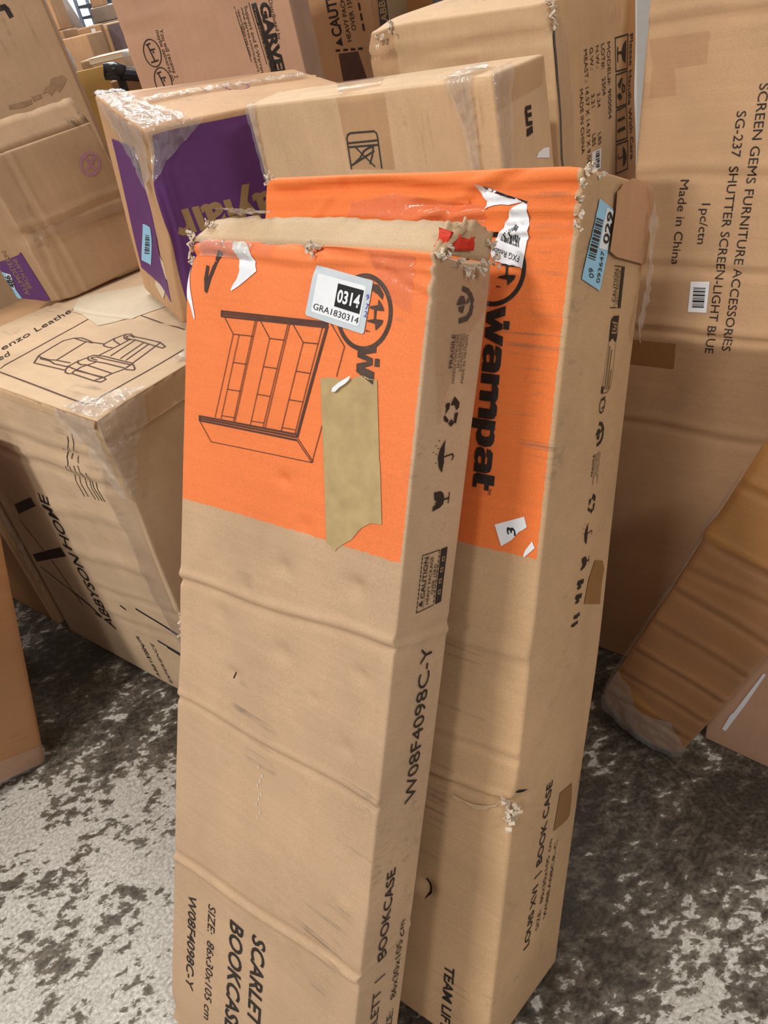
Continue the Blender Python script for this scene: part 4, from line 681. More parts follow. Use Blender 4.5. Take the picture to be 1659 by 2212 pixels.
PRINTS['TB']=[
('T', 'printed_text', 'R', 'ink', 0.0009, 'Please Handle With Care', (0.254, 1.0959), (0.0, -0.197), (0.0124, 0.0), '', 0.01),
('T', 'printed_text', 'R', 'ink', 0.0009, 'MODEL#: 900004', (0.17, 1.1022), (0.0, -0.1131), (0.0109, 0.0), '', 0),
('T', 'printed_text', 'R', 'ink', 0.0009, 'LOT#:   2504', (0.1496, 1.1037), (0.0, -0.0736), (0.0118, 0.0), '', 0),
('T', 'printed_text', 'R', 'ink', 0.0009, 'N.W.:         2.24          LBS', (0.1308, 1.1053), (0.0, -0.1453), (0.0104, 0.0), '', 0),
('T', 'printed_text', 'R', 'ink', 0.0009, 'G.W.:         3.21          LBS', (0.1101, 1.107), (0.0, -0.1429), (0.0113, 0.0), '', 0),
('T', 'printed_text', 'R', 'ink', 0.0009, 'MEAST.: 14.57 X 14.57 X 9.06', (0.0909, 1.1084), (0.0, -0.1661), (0.0111, 0.0), '', 0),
('T', 'printed_text', 'R', 'ink', 0.0009, 'MADE IN CHINA', (0.0714, 1.0585), (0.0, -0.095), (0.011, 0.0), '', 0),
('S','handling_symbol','R','ink',0.0009,[[(0.1996,1.1022),(0.2467,1.0979),(0.2459,1.0479),(0.2003,1.054),(0.1996,1.1022)]],0.0022),
('S','handling_symbol','R','ink',0.0009,[[(0.2001,1.049),(0.2472,1.044),(0.2465,0.9937),(0.1996,0.9995),(0.2001,1.049)]],0.0022),
('S','handling_symbol','R','ink',0.0009,[[(0.1994,0.9953),(0.2451,0.9913),(0.2428,0.9396),(0.1962,0.9464),(0.1994,0.9953)]],0.0022),
('S','handling_symbol','R','ink',0.0009,[[(0.1974,0.941),(0.2442,0.9346),(0.242,0.8874),(0.1957,0.8939),(0.1974,0.941)]],0.0022),
('P','handling_symbol','R','ink',0.0009,[(0.2401,1.0913),(0.2296,1.0876),(0.2243,1.0817),(0.2228,1.0741),(0.2265,1.0652),(0.2381,1.0573)]),
('S','handling_symbol','R','ink',0.0009,[[(0.2242,1.0768),(0.2076,1.0789)]],0.004),
('S','handling_symbol','R','ink',0.0009,[[(0.2078,1.0873),(0.2079,1.0669)]],0.003),
('P','handling_symbol','R','ink',0.0009,[(0.2206,1.04),(0.2271,1.0374),(0.2177,1.0292),(0.2162,1.0244),(0.206,1.0321)]),
('P','handling_symbol','R','ink',0.0009,[(0.2147,1.0184),(0.2251,1.0105),(0.217,1.0062),(0.2053,1.0134),(0.2055,1.0187)]),
('S','handling_symbol','R','ink',0.0009,[[(0.2282,1.0287),(0.2374,1.0223),(0.236,1.0157),(0.2279,1.0162),(0.2254,1.0231),(0.2282,1.0287)]],0.003),
('P','handling_symbol','R','ink',0.0009,[(0.2216,0.978),(0.2338,0.9779),(0.2351,0.9721),(0.2255,0.9736),(0.204,0.9762),(0.2042,0.9805)]),
('P','handling_symbol','R','ink',0.0009,[(0.2212,0.9626),(0.2335,0.9614),(0.2348,0.9549),(0.2251,0.9571),(0.2034,0.9588),(0.2036,0.9637)]),
('P','handling_symbol','R','ink',0.0009,[(0.2231,0.9317),(0.2327,0.9231),(0.2381,0.9098),(0.2336,0.8995),(0.2236,0.8956),(0.2253,0.9056),(0.2242,0.9176)]),
('S','handling_symbol','R','ink',0.0009,[[(0.2241,0.9141),(0.2047,0.916),(0.205,0.9234)]],0.002),
('P','barcode_label','R','label_white',0.001,[(0.1063,0.9568),(0.1401,0.9531),(0.1368,0.9219),(0.104,0.9268)]),
('P','barcode_label>label_print','R','black_print',0.0014,[(0.1198,0.9533),(0.1336,0.9518),(0.1335,0.9505),(0.1197,0.9523)]),
('P','barcode_label>label_print','R','black_print',0.0014,[(0.1196,0.9504),(0.1334,0.9489),(0.1333,0.9469),(0.1195,0.9487)]),
('P','barcode_label>label_print','R','black_print',0.0014,[(0.1194,0.9476),(0.1332,0.946),(0.1331,0.9434),(0.1192,0.9452)]),
('P','barcode_label>label_print','R','black_print',0.0014,[(0.1192,0.9447),(0.1331,0.943),(0.133,0.9417),(0.1191,0.9436)]),
('P','barcode_label>label_print','R','black_print',0.0014,[(0.119,0.9418),(0.1329,0.9401),(0.1327,0.9382),(0.1188,0.94)]),
('P','barcode_label>label_print','R','black_print',0.0014,[(0.1188,0.9389),(0.1327,0.9372),(0.1325,0.9346),(0.1186,0.9365)]),
('P','barcode_label>label_print','R','black_print',0.0014,[(0.1185,0.9359),(0.1325,0.9343),(0.1324,0.933),(0.1185,0.9349)]),
('P','barcode_label>label_print','R','black_print',0.0014,[(0.1183,0.933),(0.1323,0.9313),(0.1321,0.9294),(0.1182,0.9313)]),
('P','barcode_label>label_print','R','black_print',0.0014,[(0.1181,0.9301),(0.1321,0.9284),(0.1319,0.9257),(0.118,0.9277)]),
]
PRINTS['GV']=[
('T', 'printed_text', 'F', 'ink', 0.0009, 'Distributed by', (0.3537, 1.2585), (0.0, -0.0785), (0.0086, 0.0), '', 0),
('T', 'printed_logo', 'F', 'ink', 0.0009, 'GARVEE', (0.3315, 1.2567), (0.0, -0.1573), (0.0212, 0.0), '', 0.05),
('P','printed_logo','F','ink',0.0009,[(0.3131,1.2586),(0.3247,1.2592),(0.3347,1.1338),(0.3339,1.0969),(0.3194,1.0966),(0.3188,1.1369)]),
('T', 'printed_logo', 'F', 'kraft_print', 0.0012, 'Your Next Best Partner', (0.3165, 1.2518), (0.0, -0.1518), (0.0049, 0.0), '', 0),
('T', 'printed_text', 'F', 'ink', 0.0009, 'Support and E-Warranty', (0.2957, 1.2581), (0.0, -0.148), (0.0077, 0.0), '', 0),
('T', 'printed_text', 'F', 'ink', 0.0009, 'www.garvee.com/support', (0.2873, 1.2589), (0.0, -0.1328), (0.0066, 0.0), '', 0),
('T', 'printed_text', 'F', 'ink', 0.0009, 'support@garvee.com', (0.2787, 1.2592), (0.0, -0.0987), (0.0063, 0.0), '', 0),
('S','printed_text','F','ink',0.0009,[[(0.2736,1.2616),(0.2795,1.1492)],[(0.3083,1.2618),(0.3137,1.1379)]],0.0014),
('T', 'printed_text', 'F', 'ink', 0.0009, 'You will receive 2', (0.0872, 1.2524), (0.0, -0.1011), (0.0092, 0.0), '', 0),
('T', 'printed_text', 'F', 'ink', 0.0009, 'maybe delivered on', (0.0784, 1.2527), (0.0, -0.1052), (0.0084, 0.0), '', 0),
('S','handling_symbol','F','ink',0.0009,[[(0.074,1.2075),(0.0723,1.2004),(0.0694,1.194),(0.0654,1.1888),(0.0607,1.1851),(0.0555,1.1832),(0.0502,1.1832),(0.0452,1.1852),(0.0408,1.189),(0.0374,1.1943),(0.0351,1.2007),(0.0342,1.2079),(0.0346,1.2152),(0.0364,1.2223),(0.0394,1.2286),(0.0434,1.2337),(0.0481,1.2372),(0.0532,1.2391),(0.0584,1.239),(0.0633,1.2371),(0.0676,1.2334),(0.071,1.2283),(0.0733,1.2219),(0.0743,1.2149),(0.074,1.2075)]],0.0022),
('S','handling_symbol','F','ink',0.0009,[[(0.0464,1.2295),(0.0556,1.2306)],[(0.0492,1.2274),(0.0542,1.1947)],[(0.0452,1.1934),(0.0622,1.1947)],[(0.0515,1.218),(0.0626,1.2182)],[(0.0574,1.2144),(0.0573,1.2114)]],0.003),
('S','handling_symbol','F','ink',0.0009,[[(0.0777,1.1468),(0.076,1.1394),(0.073,1.1327),(0.069,1.1272),(0.0641,1.1234),(0.0589,1.1214),(0.0535,1.1214),(0.0484,1.1234),(0.0439,1.1273),(0.0404,1.1328),(0.0381,1.1395),(0.0371,1.1469),(0.0376,1.1546),(0.0394,1.1619),(0.0424,1.1685),(0.0465,1.1738),(0.0513,1.1776),(0.0565,1.1795),(0.0617,1.1794),(0.0668,1.1775),(0.0711,1.1737),(0.0746,1.1683),(0.077,1.1618),(0.078,1.1544),(0.0777,1.1468)]],0.0022),
('S','handling_symbol','F','ink',0.0009,[[(0.0495,1.1695),(0.0589,1.1707)],[(0.0524,1.1673),(0.0575,1.1333)],[(0.0483,1.1319),(0.0657,1.1333)],[(0.0548,1.1575),(0.066,1.1578)],[(0.0608,1.1538),(0.0606,1.1507)]],0.003),
]
PRINTS['CB']=[
('T', 'caution_print', 'F', 'ink', 0.0009, 'CAUTION', (0.3171, 1.1314), (0.0, 0.1512), (-0.0301, 0.0), '', 0.03),
('P','caution_print','F','ink',0.0009,[(0.2921,1.1157),(0.3135,1.105),(0.3133,1.1284)]),
('T', 'caution_print', 'F', 'ink', 0.0009, 'HEAVY PACKAGE', (0.3432, 1.1128), (0.0, 0.1452), (-0.0133, 0.0), '', 0.01),
('T', 'caution_print', 'F', 'ink', 0.0009, 'OVER 15KG', (0.3636, 1.1379), (0.0, 0.0987), (-0.0133, 0.0), '', 0.01),
('S','caution_print','F','ink',0.0009,[[(0.2898,1.0968),(0.3005,1.0958)],[(0.3137,1.0946),(0.3244,1.0936)],[(0.3374,1.0924),(0.348,1.0914)],[(0.361,1.0902),(0.3715,1.0893)]],0.006),
('S','caution_print','F','ink',0.0009,[[(0.387,1.134),(0.3866,1.1483)],[(0.3863,1.1599),(0.386,1.174)],[(0.3857,1.1855),(0.3854,1.1994)],[(0.3851,1.2107),(0.3848,1.2245)]],0.006),
('P','caution_print','F','ink_brown',0.0009,[(0.2945,1.088),(0.3568,1.0842),(0.37,1.0113),(0.2931,1.0154)]),  # plain dark brown rectangle below the caution lines
('P','caution_print.001','F','ink',0.0009,[(0.4434,1.2085),(0.4694,1.2066),(0.4663,1.1364),(0.4373,1.1308)]),
('T', 'caution_print.001', 'F', 'kraft_print', 0.0014, 'ABBA', (0.4635, 1.1438), (0.0, 0.0702), (-0.0192, 0.0), '', 0.02),
]
PRINTS['AB']=[
('T', 'printed_text', 'L', 'ink', 0.0009, 'ABBYSON HOME', (0.3255, 0.1318), (0.0, 0.3823), (-0.0411, 0.0), '', 0.01),
('P','printed_logo','L','ink',0.0009,[(0.0978,0.4288),(0.2387,0.4898),(0.2361,0.4654),(0.0934,0.4011)]),
('P','printed_logo','L','ink',0.0009,[(0.0334,0.2639),(0.2532,0.3574),(0.2601,0.3339),(0.0348,0.2414)]),
('S','printed_logo','L','ink',0.0009,[[(0.0778,0.3788),(0.1085,0.3388),(0.1298,0.308)],[(0.15,0.2844),(0.1657,0.2396),(0.1817,0.1973),(0.1914,0.1586)],[(0.0426,0.229),(0.1124,0.2119),(0.1799,0.195)]],0.004),
('S','printed_logo','L','ink',0.0009,[[(0.1799,0.195),(0.2354,0.1781),(0.2719,0.1563)],[(0.2492,0.1545),(0.2734,0.1517)]],0.007),
('T', 'printed_text', 'L', 'ink', 0.0009, 'YOUR', (0.4309, 0.0738), (0.0, 0.0793), (-0.0152, 0.0), '', 0),
('T', 'printed_text', 'L', 'ink', 0.0009, 'ABBYSON', (0.4356, 0.0152), (0.0, 0.1119), (-0.0151, 0.0), '', 0),
('T', 'printed_text', 'L', 'ink', 0.0009, 'EXPERIENCE', (0.486, 0.0189), (0.0, 0.1321), (-0.0135, 0.0), '', 0),
('S','printed_text','L','ink',0.0009,[[(0.5115,0.6763),(0.511,0.6747)],[(0.5105,0.6734),(0.51,0.6718)],[(0.5095,0.6705),(0.509,0.6689)],[(0.5085,0.6676),(0.5079,0.6661)],[(0.5075,0.6648),(0.5069,0.6632)],[(0.5065,0.6619),(0.5059,0.6603)],[(0.5054,0.6589),(0.5049,0.6573)],[(0.5044,0.656),(0.5039,0.6544)],[(0.5034,0.6531),(0.5028,0.6515)],[(0.5024,0.6502),(0.5018,0.6485)],[(0.5013,0.6472),(0.5008,0.6456)],[(0.5003,0.6443),(0.4997,0.6426)],[(0.4993,0.6413),(0.4987,0.6397)],[(0.4982,0.6383),(0.4976,0.6367)],[(0.4972,0.6354),(0.4966,0.6337)]],0.0024),
('S','printed_text','L','ink',0.0009,[[(0.5426,0.7064),(0.5417,0.7045)],[(0.5411,0.7029),(0.5402,0.701)],[(0.5395,0.6995),(0.5387,0.6975)],[(0.538,0.696),(0.5372,0.694)],[(0.5365,0.6924),(0.5356,0.6905)],[(0.5349,0.6889),(0.5341,0.687)],[(0.5334,0.6854),(0.5325,0.6834)],[(0.5318,0.6818),(0.531,0.6799)],[(0.5303,0.6783),(0.5294,0.6763)],[(0.5287,0.6747),(0.5279,0.6727)],[(0.5272,0.6711),(0.5263,0.6691)],[(0.5256,0.6675),(0.5247,0.6655)],[(0.524,0.6639),(0.5231,0.6619)],[(0.5224,0.6603),(0.5215,0.6582)],[(0.5208,0.6566),(0.5199,0.6546)]],0.0024),
('S','printed_text','L','ink',0.0009,[[(0.5634,0.7167),(0.5626,0.7142)],[(0.5618,0.7123),(0.561,0.7098)],[(0.5602,0.7078),(0.5594,0.7054)],[(0.5586,0.7033),(0.5578,0.7009)],[(0.557,0.6989),(0.5561,0.6964)],[(0.5554,0.6943),(0.5545,0.6919)],[(0.5538,0.6898),(0.5529,0.6873)],[(0.5522,0.6853),(0.5513,0.6828)],[(0.5505,0.6807),(0.5496,0.6782)],[(0.5489,0.6761),(0.548,0.6736)],[(0.5472,0.6715),(0.5463,0.6689)],[(0.5455,0.6669),(0.5446,0.6643)],[(0.5439,0.6622),(0.5429,0.6596)],[(0.5422,0.6575),(0.5413,0.6549)],[(0.5405,0.6528),(0.5396,0.6502)]],0.0024),
('S','printed_text','L','ink',0.0009,[[(0.4884,0.6315),(0.4888,0.629)],[(0.4892,0.6269),(0.4897,0.6244)],[(0.4901,0.6224),(0.4906,0.6199)],[(0.491,0.6178),(0.4914,0.6153)],[(0.4918,0.6132),(0.4923,0.6107)],[(0.4927,0.6086),(0.4932,0.6061)],[(0.4936,0.604),(0.494,0.6015)],[(0.4944,0.5994),(0.4949,0.5968)],[(0.4953,0.5947),(0.4958,0.5922)],[(0.4962,0.5901),(0.4967,0.5875)],[(0.4971,0.5854),(0.4976,0.5828)],[(0.498,0.5807),(0.4985,0.5781)],[(0.4989,0.576),(0.4993,0.5734)],[(0.4997,0.5713),(0.5002,0.5687)],[(0.5006,0.5666),(0.5011,0.564)]],0.0024),
('S','printed_text','L','ink',0.0009,[[(0.5027,0.6341),(0.5032,0.6317)],[(0.5036,0.6297),(0.5041,0.6272)],[(0.5046,0.6252),(0.5051,0.6228)],[(0.5055,0.6208),(0.506,0.6183)],[(0.5065,0.6163),(0.507,0.6139)],[(0.5074,0.6119),(0.5079,0.6094)],[(0.5084,0.6074),(0.5089,0.6049)],[(0.5093,0.6029),(0.5099,0.6004)],[(0.5103,0.5984),(0.5108,0.5959)],[(0.5113,0.5938),(0.5118,0.5913)],[(0.5122,0.5893),(0.5128,0.5868)],[(0.5132,0.5847),(0.5137,0.5822)],[(0.5142,0.5802),(0.5147,0.5776)],[(0.5151,0.5756),(0.5157,0.5731)],[(0.5161,0.571),(0.5166,0.5685)]],0.0024),
('S','printed_text','L','ink',0.0009,[[(0.5178,0.6381),(0.5187,0.6355)],[(0.5194,0.6334),(0.5202,0.6308)],[(0.5209,0.6287),(0.5218,0.6261)],[(0.5225,0.624),(0.5233,0.6214)],[(0.524,0.6193),(0.5249,0.6167)],[(0.5256,0.6145),(0.5265,0.6119)],[(0.5272,0.6098),(0.528,0.6072)],[(0.5288,0.605),(0.5296,0.6024)],[(0.5303,0.6003),(0.5312,0.5976)],[(0.5319,0.5955),(0.5328,0.5928)],[(0.5335,0.5907),(0.5344,0.588)],[(0.5351,0.5859),(0.536,0.5832)],[(0.5367,0.581),(0.5375,0.5784)],[(0.5383,0.5762),(0.5391,0.5735)],[(0.5399,0.5713),(0.5407,0.5686)]],0.0024),
('S','printed_text','L','ink',0.0009,[[(0.5327,0.642),(0.5335,0.6394)],[(0.5342,0.6372),(0.5349,0.6345)],[(0.5356,0.6324),(0.5364,0.6297)],[(0.537,0.6275),(0.5378,0.6248)],[(0.5384,0.6226),(0.5392,0.6199)],[(0.5399,0.6177),(0.5407,0.615)],[(0.5413,0.6128),(0.5421,0.6101)],[(0.5428,0.6079),(0.5436,0.6052)],[(0.5442,0.603),(0.545,0.6002)],[(0.5457,0.598),(0.5465,0.5953)],[(0.5471,0.593),(0.5479,0.5903)],[(0.5486,0.588),(0.5494,0.5853)],[(0.5501,0.583),(0.5509,0.5803)],[(0.5515,0.578),(0.5523,0.5753)],[(0.553,0.573),(0.5538,0.5702)]],0.0024),
('S','printed_text','L','ink',0.0009,[[(0.5421,0.6289),(0.543,0.6268)],[(0.5437,0.625),(0.5445,0.6229)],[(0.5453,0.6212),(0.5461,0.619)],[(0.5469,0.6173),(0.5477,0.6152)],[(0.5485,0.6134),(0.5493,0.6113)],[(0.5501,0.6096),(0.5509,0.6074)],[(0.5517,0.6057),(0.5525,0.6035)],[(0.5533,0.6018),(0.5541,0.5996)],[(0.5549,0.5979),(0.5557,0.5957)],[(0.5565,0.594),(0.5574,0.5918)],[(0.5581,0.59),(0.559,0.5879)],[(0.5597,0.5861),(0.5606,0.5839)],[(0.5613,0.5822),(0.5622,0.58)],[(0.5629,0.5782),(0.5638,0.576)],[(0.5646,0.5743),(0.5655,0.5721)]],0.0024),
('S','printed_text','L','ink',0.0009,[[(0.5567,0.6329),(0.5574,0.6306)],[(0.5579,0.6288),(0.5585,0.6265)],[(0.5591,0.6247),(0.5597,0.6224)],[(0.5603,0.6206),(0.5609,0.6183)],[(0.5615,0.6165),(0.5621,0.6142)],[(0.5627,0.6123),(0.5633,0.6101)],[(0.5638,0.6082),(0.5645,0.6059)],[(0.565,0.6041),(0.5657,0.6018)],[(0.5663,0.5999),(0.5669,0.5976)],[(0.5675,0.5957),(0.5681,0.5934)],[(0.5687,0.5916),(0.5693,0.5893)],[(0.5699,0.5874),(0.5705,0.5851)],[(0.5711,0.5832),(0.5718,0.5809)],[(0.5723,0.579),(0.573,0.5767)],[(0.5735,0.5748),(0.5742,0.5724)]],0.0024),
('S','chair_drawing','T','ink_brown',0.0009,[[(0.0981,0.3582),(0.1245,0.3842),(0.1303,0.387),(0.1654,0.3974),(0.1982,0.4048),(0.2165,0.3934),(0.2246,0.3755),(0.2215,0.3457),(0.2169,0.3223),(0.22,0.2883)],[(0.0981,0.3582),(0.1027,0.2491)],[(0.1245,0.3842),(0.1211,0.3699),(0.1216,0.3363),(0.1262,0.3226),(0.1294,0.2741)],[(0.1171,0.3655),(0.1182,0.3308),(0.1133,0.3064),(0.115,0.2641)],[(0.1271,0.3198),(0.2113,0.3412)],[(0.2169,0.3919),(0.2141,0.3515),(0.2149,0.3195)],[(0.152,0.2364),(0.1555,0.2493),(0.163,0.2583),(0.1729,0.2549),(0.1771,0.2219),(0.1755,0.1709),(0.1749,0.1266),(0.1603,0.0986),(0.1547,0.0947),(0.1511,0.1127),(0.1544,0.1241),(0.1554,0.1876),(0.1537,0.2156),(0.152,0.2364)],[(0.1589,0.223),(0.1599,0.2439),(0.1649,0.2473),(0.1694,0.2381),(0.1682,0.2018),(0.169,0.1224),(0.1592,0.1236)],[(0.1608,0.257),(0.1408,0.2631),(0.1185,0.2613),(0.1043,0.2516),(0.0964,0.2393),(0.095,0.2253),(0.0986,0.2191),(0.1042,0.2238),(0.1249,0.2276),(0.1512,0.2158)],[(0.1429,0.2644),(0.1356,0.2554),(0.1322,0.2385),(0.1357,0.228)],[(0.0986,0.2191),(0.0952,0.1425),(0.0967,0.1192),(0.1079,0.119),(0.1123,0.1324),(0.1107,0.2259)],[(0.1361,0.2267),(0.1294,0.1293),(0.1511,0.1198)],[(0.1294,0.1293),(0.1123,0.1324),(0.0984,0.1398)],[(0.1176,0.264),(0.1138,0.2384),(0.1102,0.1385)],[(0.2562,0.263),(0.2621,0.2727),(0.2733,0.2799),(0.2772,0.2694),(0.269,0.2469),(0.2671,0.2027),(0.2628,0.1499),(0.2507,0.1191),(0.244,0.1196),(0.2496,0.1694),(0.2575,0.228),(0.2521,0.2477),(0.2562,0.263)],[(0.2564,0.2419),(0.2595,0.2614),(0.2665,0.2669),(0.2709,0.261),(0.2649,0.2415)],[(0.2708,0.2825),(0.2438,0.2875),(0.2193,0.2852),(0.2134,0.277),(0.2109,0.2577),(0.2126,0.2465)],[(0.2479,0.2891),(0.2406,0.279),(0.2291,0.2419)],[(0.1765,0.2404),(0.2267,0.2406),(0.2508,0.2422)],[(0.1834,0.2098),(0.2555,0.2254)],[(0.1819,0.1741),(0.254,0.1916)],[(0.1807,0.1541),(0.2515,0.1719)],[(0.1576,0.1214),(0.2605,0.1488)],[(0.0521,0.4124),(0.3231,0.4706)],[(0.36,0.3392),(0.3247,0.1477)],[(0.0379,0.3868),(0.0291,0.0705)],[(0.0313,0.0669),(0.0909,0.0621),(0.1566,0.0611),(0.2514,0.0634)]],0.0032),
('T', 'printed_text', 'T', 'ink', 0.0009, 'enzo Leather', (0.1082, 0.5036), (0.2297, 0.053), (0.0101, 0.0288), '', 0),
('T', 'printed_text', 'T', 'ink', 0.0009, 'ed', (0.0708, 0.4508), (0.0291, 0.0058), (0.0119, 0.0301), '', 0),
('P','tape_patch','T','pale_tape',0.0012,[(0.3205,0.5542),(0.3841,0.6198),(0.4213,0.6104),(0.5173,0.5066),(0.4159,0.3185),(0.3486,0.3471),(0.2853,0.3993),(0.3176,0.5079)]),
]
PRINTS['WB']=[
('P','purple_panel','F','purple',0.0018,[(0.0124,0.3572),(0.084,0.3561),(0.2023,0.3539),(0.272,0.3526),(0.3491,0.0238),(0.023,0.0006),(0.016,0.057),(0.0089,0.1599),(0.0024,0.2049),(0.0006,0.2731)]),
('T', 'purple_panel>printed_logo', 'F', 'kraft_print', 0.0022, 'wayfair', (0.3067, 0.2015), (-0.2871, 0.0161), (0.0088, -0.0489), 'xh', 0.032),
('P','purple_panel.001','L','purple',0.0015,[(0.0592,0.3025),(0.2368,0.32),(0.2609,0.2918),(0.2514,0.2241),(0.2514,0.1676),(0.2381,0.105),(0.2764,0.0369),(0.2668,0.0294),(0.1887,0.0503),(0.0384,0.0553),(0.0414,0.1562),(0.0514,0.2486)]),
('P','barcode_label','L','label_blue',0.0024,[(0.1385,0.1612),(0.1492,0.1636),(0.2052,0.1699),(0.2103,0.1671),(0.1985,0.1463),(0.1362,0.0782),(0.1275,0.0798),(0.0635,0.0756),(0.0939,0.1112)]),
('P','barcode_label>label_print','L','black_print',0.003,[(0.1433,0.1419),(0.1816,0.1478),(0.1803,0.1465),(0.1416,0.1403)]),
('P','barcode_label>label_print','L','black_print',0.003,[(0.1397,0.1377),(0.1782,0.1437),(0.1761,0.1415),(0.1371,0.1352)]),
('P','barcode_label>label_print','L','black_print',0.003,[(0.1361,0.1336),(0.1748,0.1395),(0.1718,0.1365),(0.1326,0.1302)]),
('P','barcode_label>label_print','L','black_print',0.003,[(0.1324,0.1293),(0.1713,0.1354),(0.17,0.134),(0.1306,0.1277)]),
('P','barcode_label>label_print','L','black_print',0.003,[(0.1287,0.1251),(0.1679,0.1312),(0.1657,0.129),(0.126,0.1226)]),
('P','barcode_label>label_print','L','black_print',0.003,[(0.1249,0.1209),(0.1644,0.127),(0.1614,0.1239),(0.1213,0.1174)]),
('P','barcode_label>label_print','L','black_print',0.003,[(0.1211,0.1166),(0.1609,0.1228),(0.1595,0.1214),(0.1193,0.1149)]),
('P','barcode_label>label_print','L','black_print',0.003,[(0.1173,0.1123),(0.1573,0.1185),(0.1551,0.1163),(0.1146,0.1097)]),
('P','barcode_label>label_print','L','black_print',0.003,[(0.1134,0.108),(0.1537,0.1142),(0.1506,0.1112),(0.1098,0.1045)]),
('P','barcode_label>label_print','L','black_print',0.003,[(0.1095,0.1037),(0.1501,0.11),(0.1487,0.1086),(0.1077,0.1019)]),
('P','barcode_label>label_print','L','black_print',0.003,[(0.1056,0.0993),(0.1464,0.1057),(0.1441,0.1034),(0.1028,0.0967)]),
('P','clear_tape','L','pale_tape',0.0014,[(0.229,0.1319),(0.2462,0.1198),(0.2647,0.0943),(0.248,0.0624),(0.1883,0.0195),(0.1376,0.0383)]),
('P','clear_tape','T','clear_tape',0.0015,[(0.0209,0.2378),(0.0649,0.2177),(0.3186,0.2924),(0.3545,0.3248),(0.1451,0.2767),(0.0597,0.292)]),
('S','printed_mark','T','faded_purple',0.0009,[[(0.271,0.1557),(0.2653,0.1455),(0.2573,0.1405),(0.2484,0.1413),(0.2397,0.1475),(0.2325,0.1583),(0.228,0.1721),(0.2267,0.1869),(0.229,0.2007),(0.2346,0.2114),(0.2427,0.2172),(0.252,0.2172),(0.261,0.2112),(0.2683,0.1999),(0.2727,0.1853),(0.2737,0.1697),(0.271,0.1557)]],0.004),
]
PRINTS['GB']=[
('P','purple_panel','L','purple',0.0015,[(0.0006,0.1032),(0.0247,0.1083),(0.0921,0.1172),(0.1409,0.1248),(0.1565,0.1313),(0.1616,0.071),(0.1661,0.007),(0.0232,0.0006),(0.0006,0.0006),(0.0006,0.0282)]),
('T', 'purple_panel>printed_text', 'L', 'kraft_print', 0.002, 'BIRCH LANE', (0.1132, 0.0373), (0.0063, 0.0794), (-0.0234, -0.0018), '', 0),
('T', 'purple_panel>printed_text', 'L', 'kraft_print', 0.002, 'ALLMODERN', (0.082, 0.0173), (0.0051, 0.1205), (-0.0249, -0.0031), '', 0),
('P','barcode_label','L','label_blue',0.0024,[(0.0006,0.0837),(0.0006,0.0813),(0.0453,0.0733),(0.0232,0.0298),(0.0269,0.0089),(0.0292,0.0006),(0.0006,0.0006),(0.0006,0.0347),(0.0006,0.067)]),
('P','barcode_label>label_paper','L','label_white',0.0028,[(0.0217,0.0753),(0.0444,0.0726),(0.0235,0.0306),(0.0112,0.0332),(0.0171,0.0617)]),
('T', 'barcode_label>label_print', 'L', 'black_print', 0.0034, '486', (0.0294, 0.0357), (0.0084, 0.0359), (-0.0263, -0.0021), '', 0.03),
('P','barcode_label>label_print','L','black_print',0.0034,[(0.0006,0.0576),(0.0108,0.0559),(0.0102,0.0531),(0.0006,0.055)]),
('P','barcode_label>label_print','L','black_print',0.0034,[(0.0006,0.0515),(0.01,0.0497),(0.0094,0.0469),(0.0006,0.0489)]),
('P','barcode_label>label_print','L','black_print',0.0034,[(0.0006,0.0453),(0.0092,0.0435),(0.0086,0.0407),(0.0006,0.0427)]),
('P','barcode_label>label_print','L','black_print',0.0034,[(0.0006,0.0392),(0.0084,0.0373),(0.0077,0.0345),(0.0006,0.0366)]),
('P','barcode_label>label_print','L','black_print',0.0034,[(0.0006,0.033),(0.0076,0.0311),(0.0069,0.0282),(0.0006,0.0304)]),
('P','barcode_label>label_print','L','black_print',0.0034,[(0.0006,0.0268),(0.0067,0.0248),(0.0061,0.022),(0.0006,0.0242)]),
('P','barcode_label>label_print','L','black_print',0.0034,[(0.0006,0.0205),(0.0059,0.0185),(0.0052,0.0157),(0.0006,0.0179)]),
('S','printed_mark','F','faded_purple',0.0009,[[(0.2697,0.2451),(0.2627,0.2374),(0.2532,0.2321),(0.2426,0.2298),(0.2326,0.231),(0.2247,0.2354),(0.2201,0.2423),(0.2194,0.2507),(0.2228,0.2593),(0.2297,0.2668),(0.2391,0.2721),(0.2495,0.2744),(0.2595,0.2734),(0.2675,0.2691),(0.2723,0.2622),(0.2731,0.2538),(0.2697,0.2451)],[(0.2421,0.2678),(0.2521,0.2359)],[(0.2636,0.2614),(0.2335,0.2434)]],0.006),
]
PRINTS['CR']=[
('P','white_strip','F','label_white',0.0012,[(0.0286,0.0441),(0.0393,0.0863),(0.0435,0.0936),(0.0805,0.2078),(0.0845,0.207),(0.061,0.1248),(0.0355,0.0436)]),
]
PRINTS['H']=[
('P','stain','F','stain_dark',0.0012,[(0.5422,1.1727),(0.5717,1.1721),(0.577,1.1614),(0.5648,1.1497),(0.5461,1.1378),(0.538,1.1457),(0.5235,1.1357),(0.516,1.1461),(0.5035,1.145),(0.5173,1.1571),(0.5286,1.1585)]),
('P','stain','F','stain_dark',0.0012,[(0.4735,1.1465),(0.4993,1.1469),(0.4988,1.1376),(0.4739,1.135)]),
('P','stain','F','stain_dark',0.0012,[(0.4497,1.1417),(0.4709,1.1415),(0.4676,1.131),(0.439,1.1294),(0.4075,1.1344),(0.4101,1.1432)]),
('S','printed_mark','F','ink',0.0009,[[(0.4915,1.3435),(0.5073,1.3428),(0.5102,1.337),(0.5119,1.323)]],0.012),
]
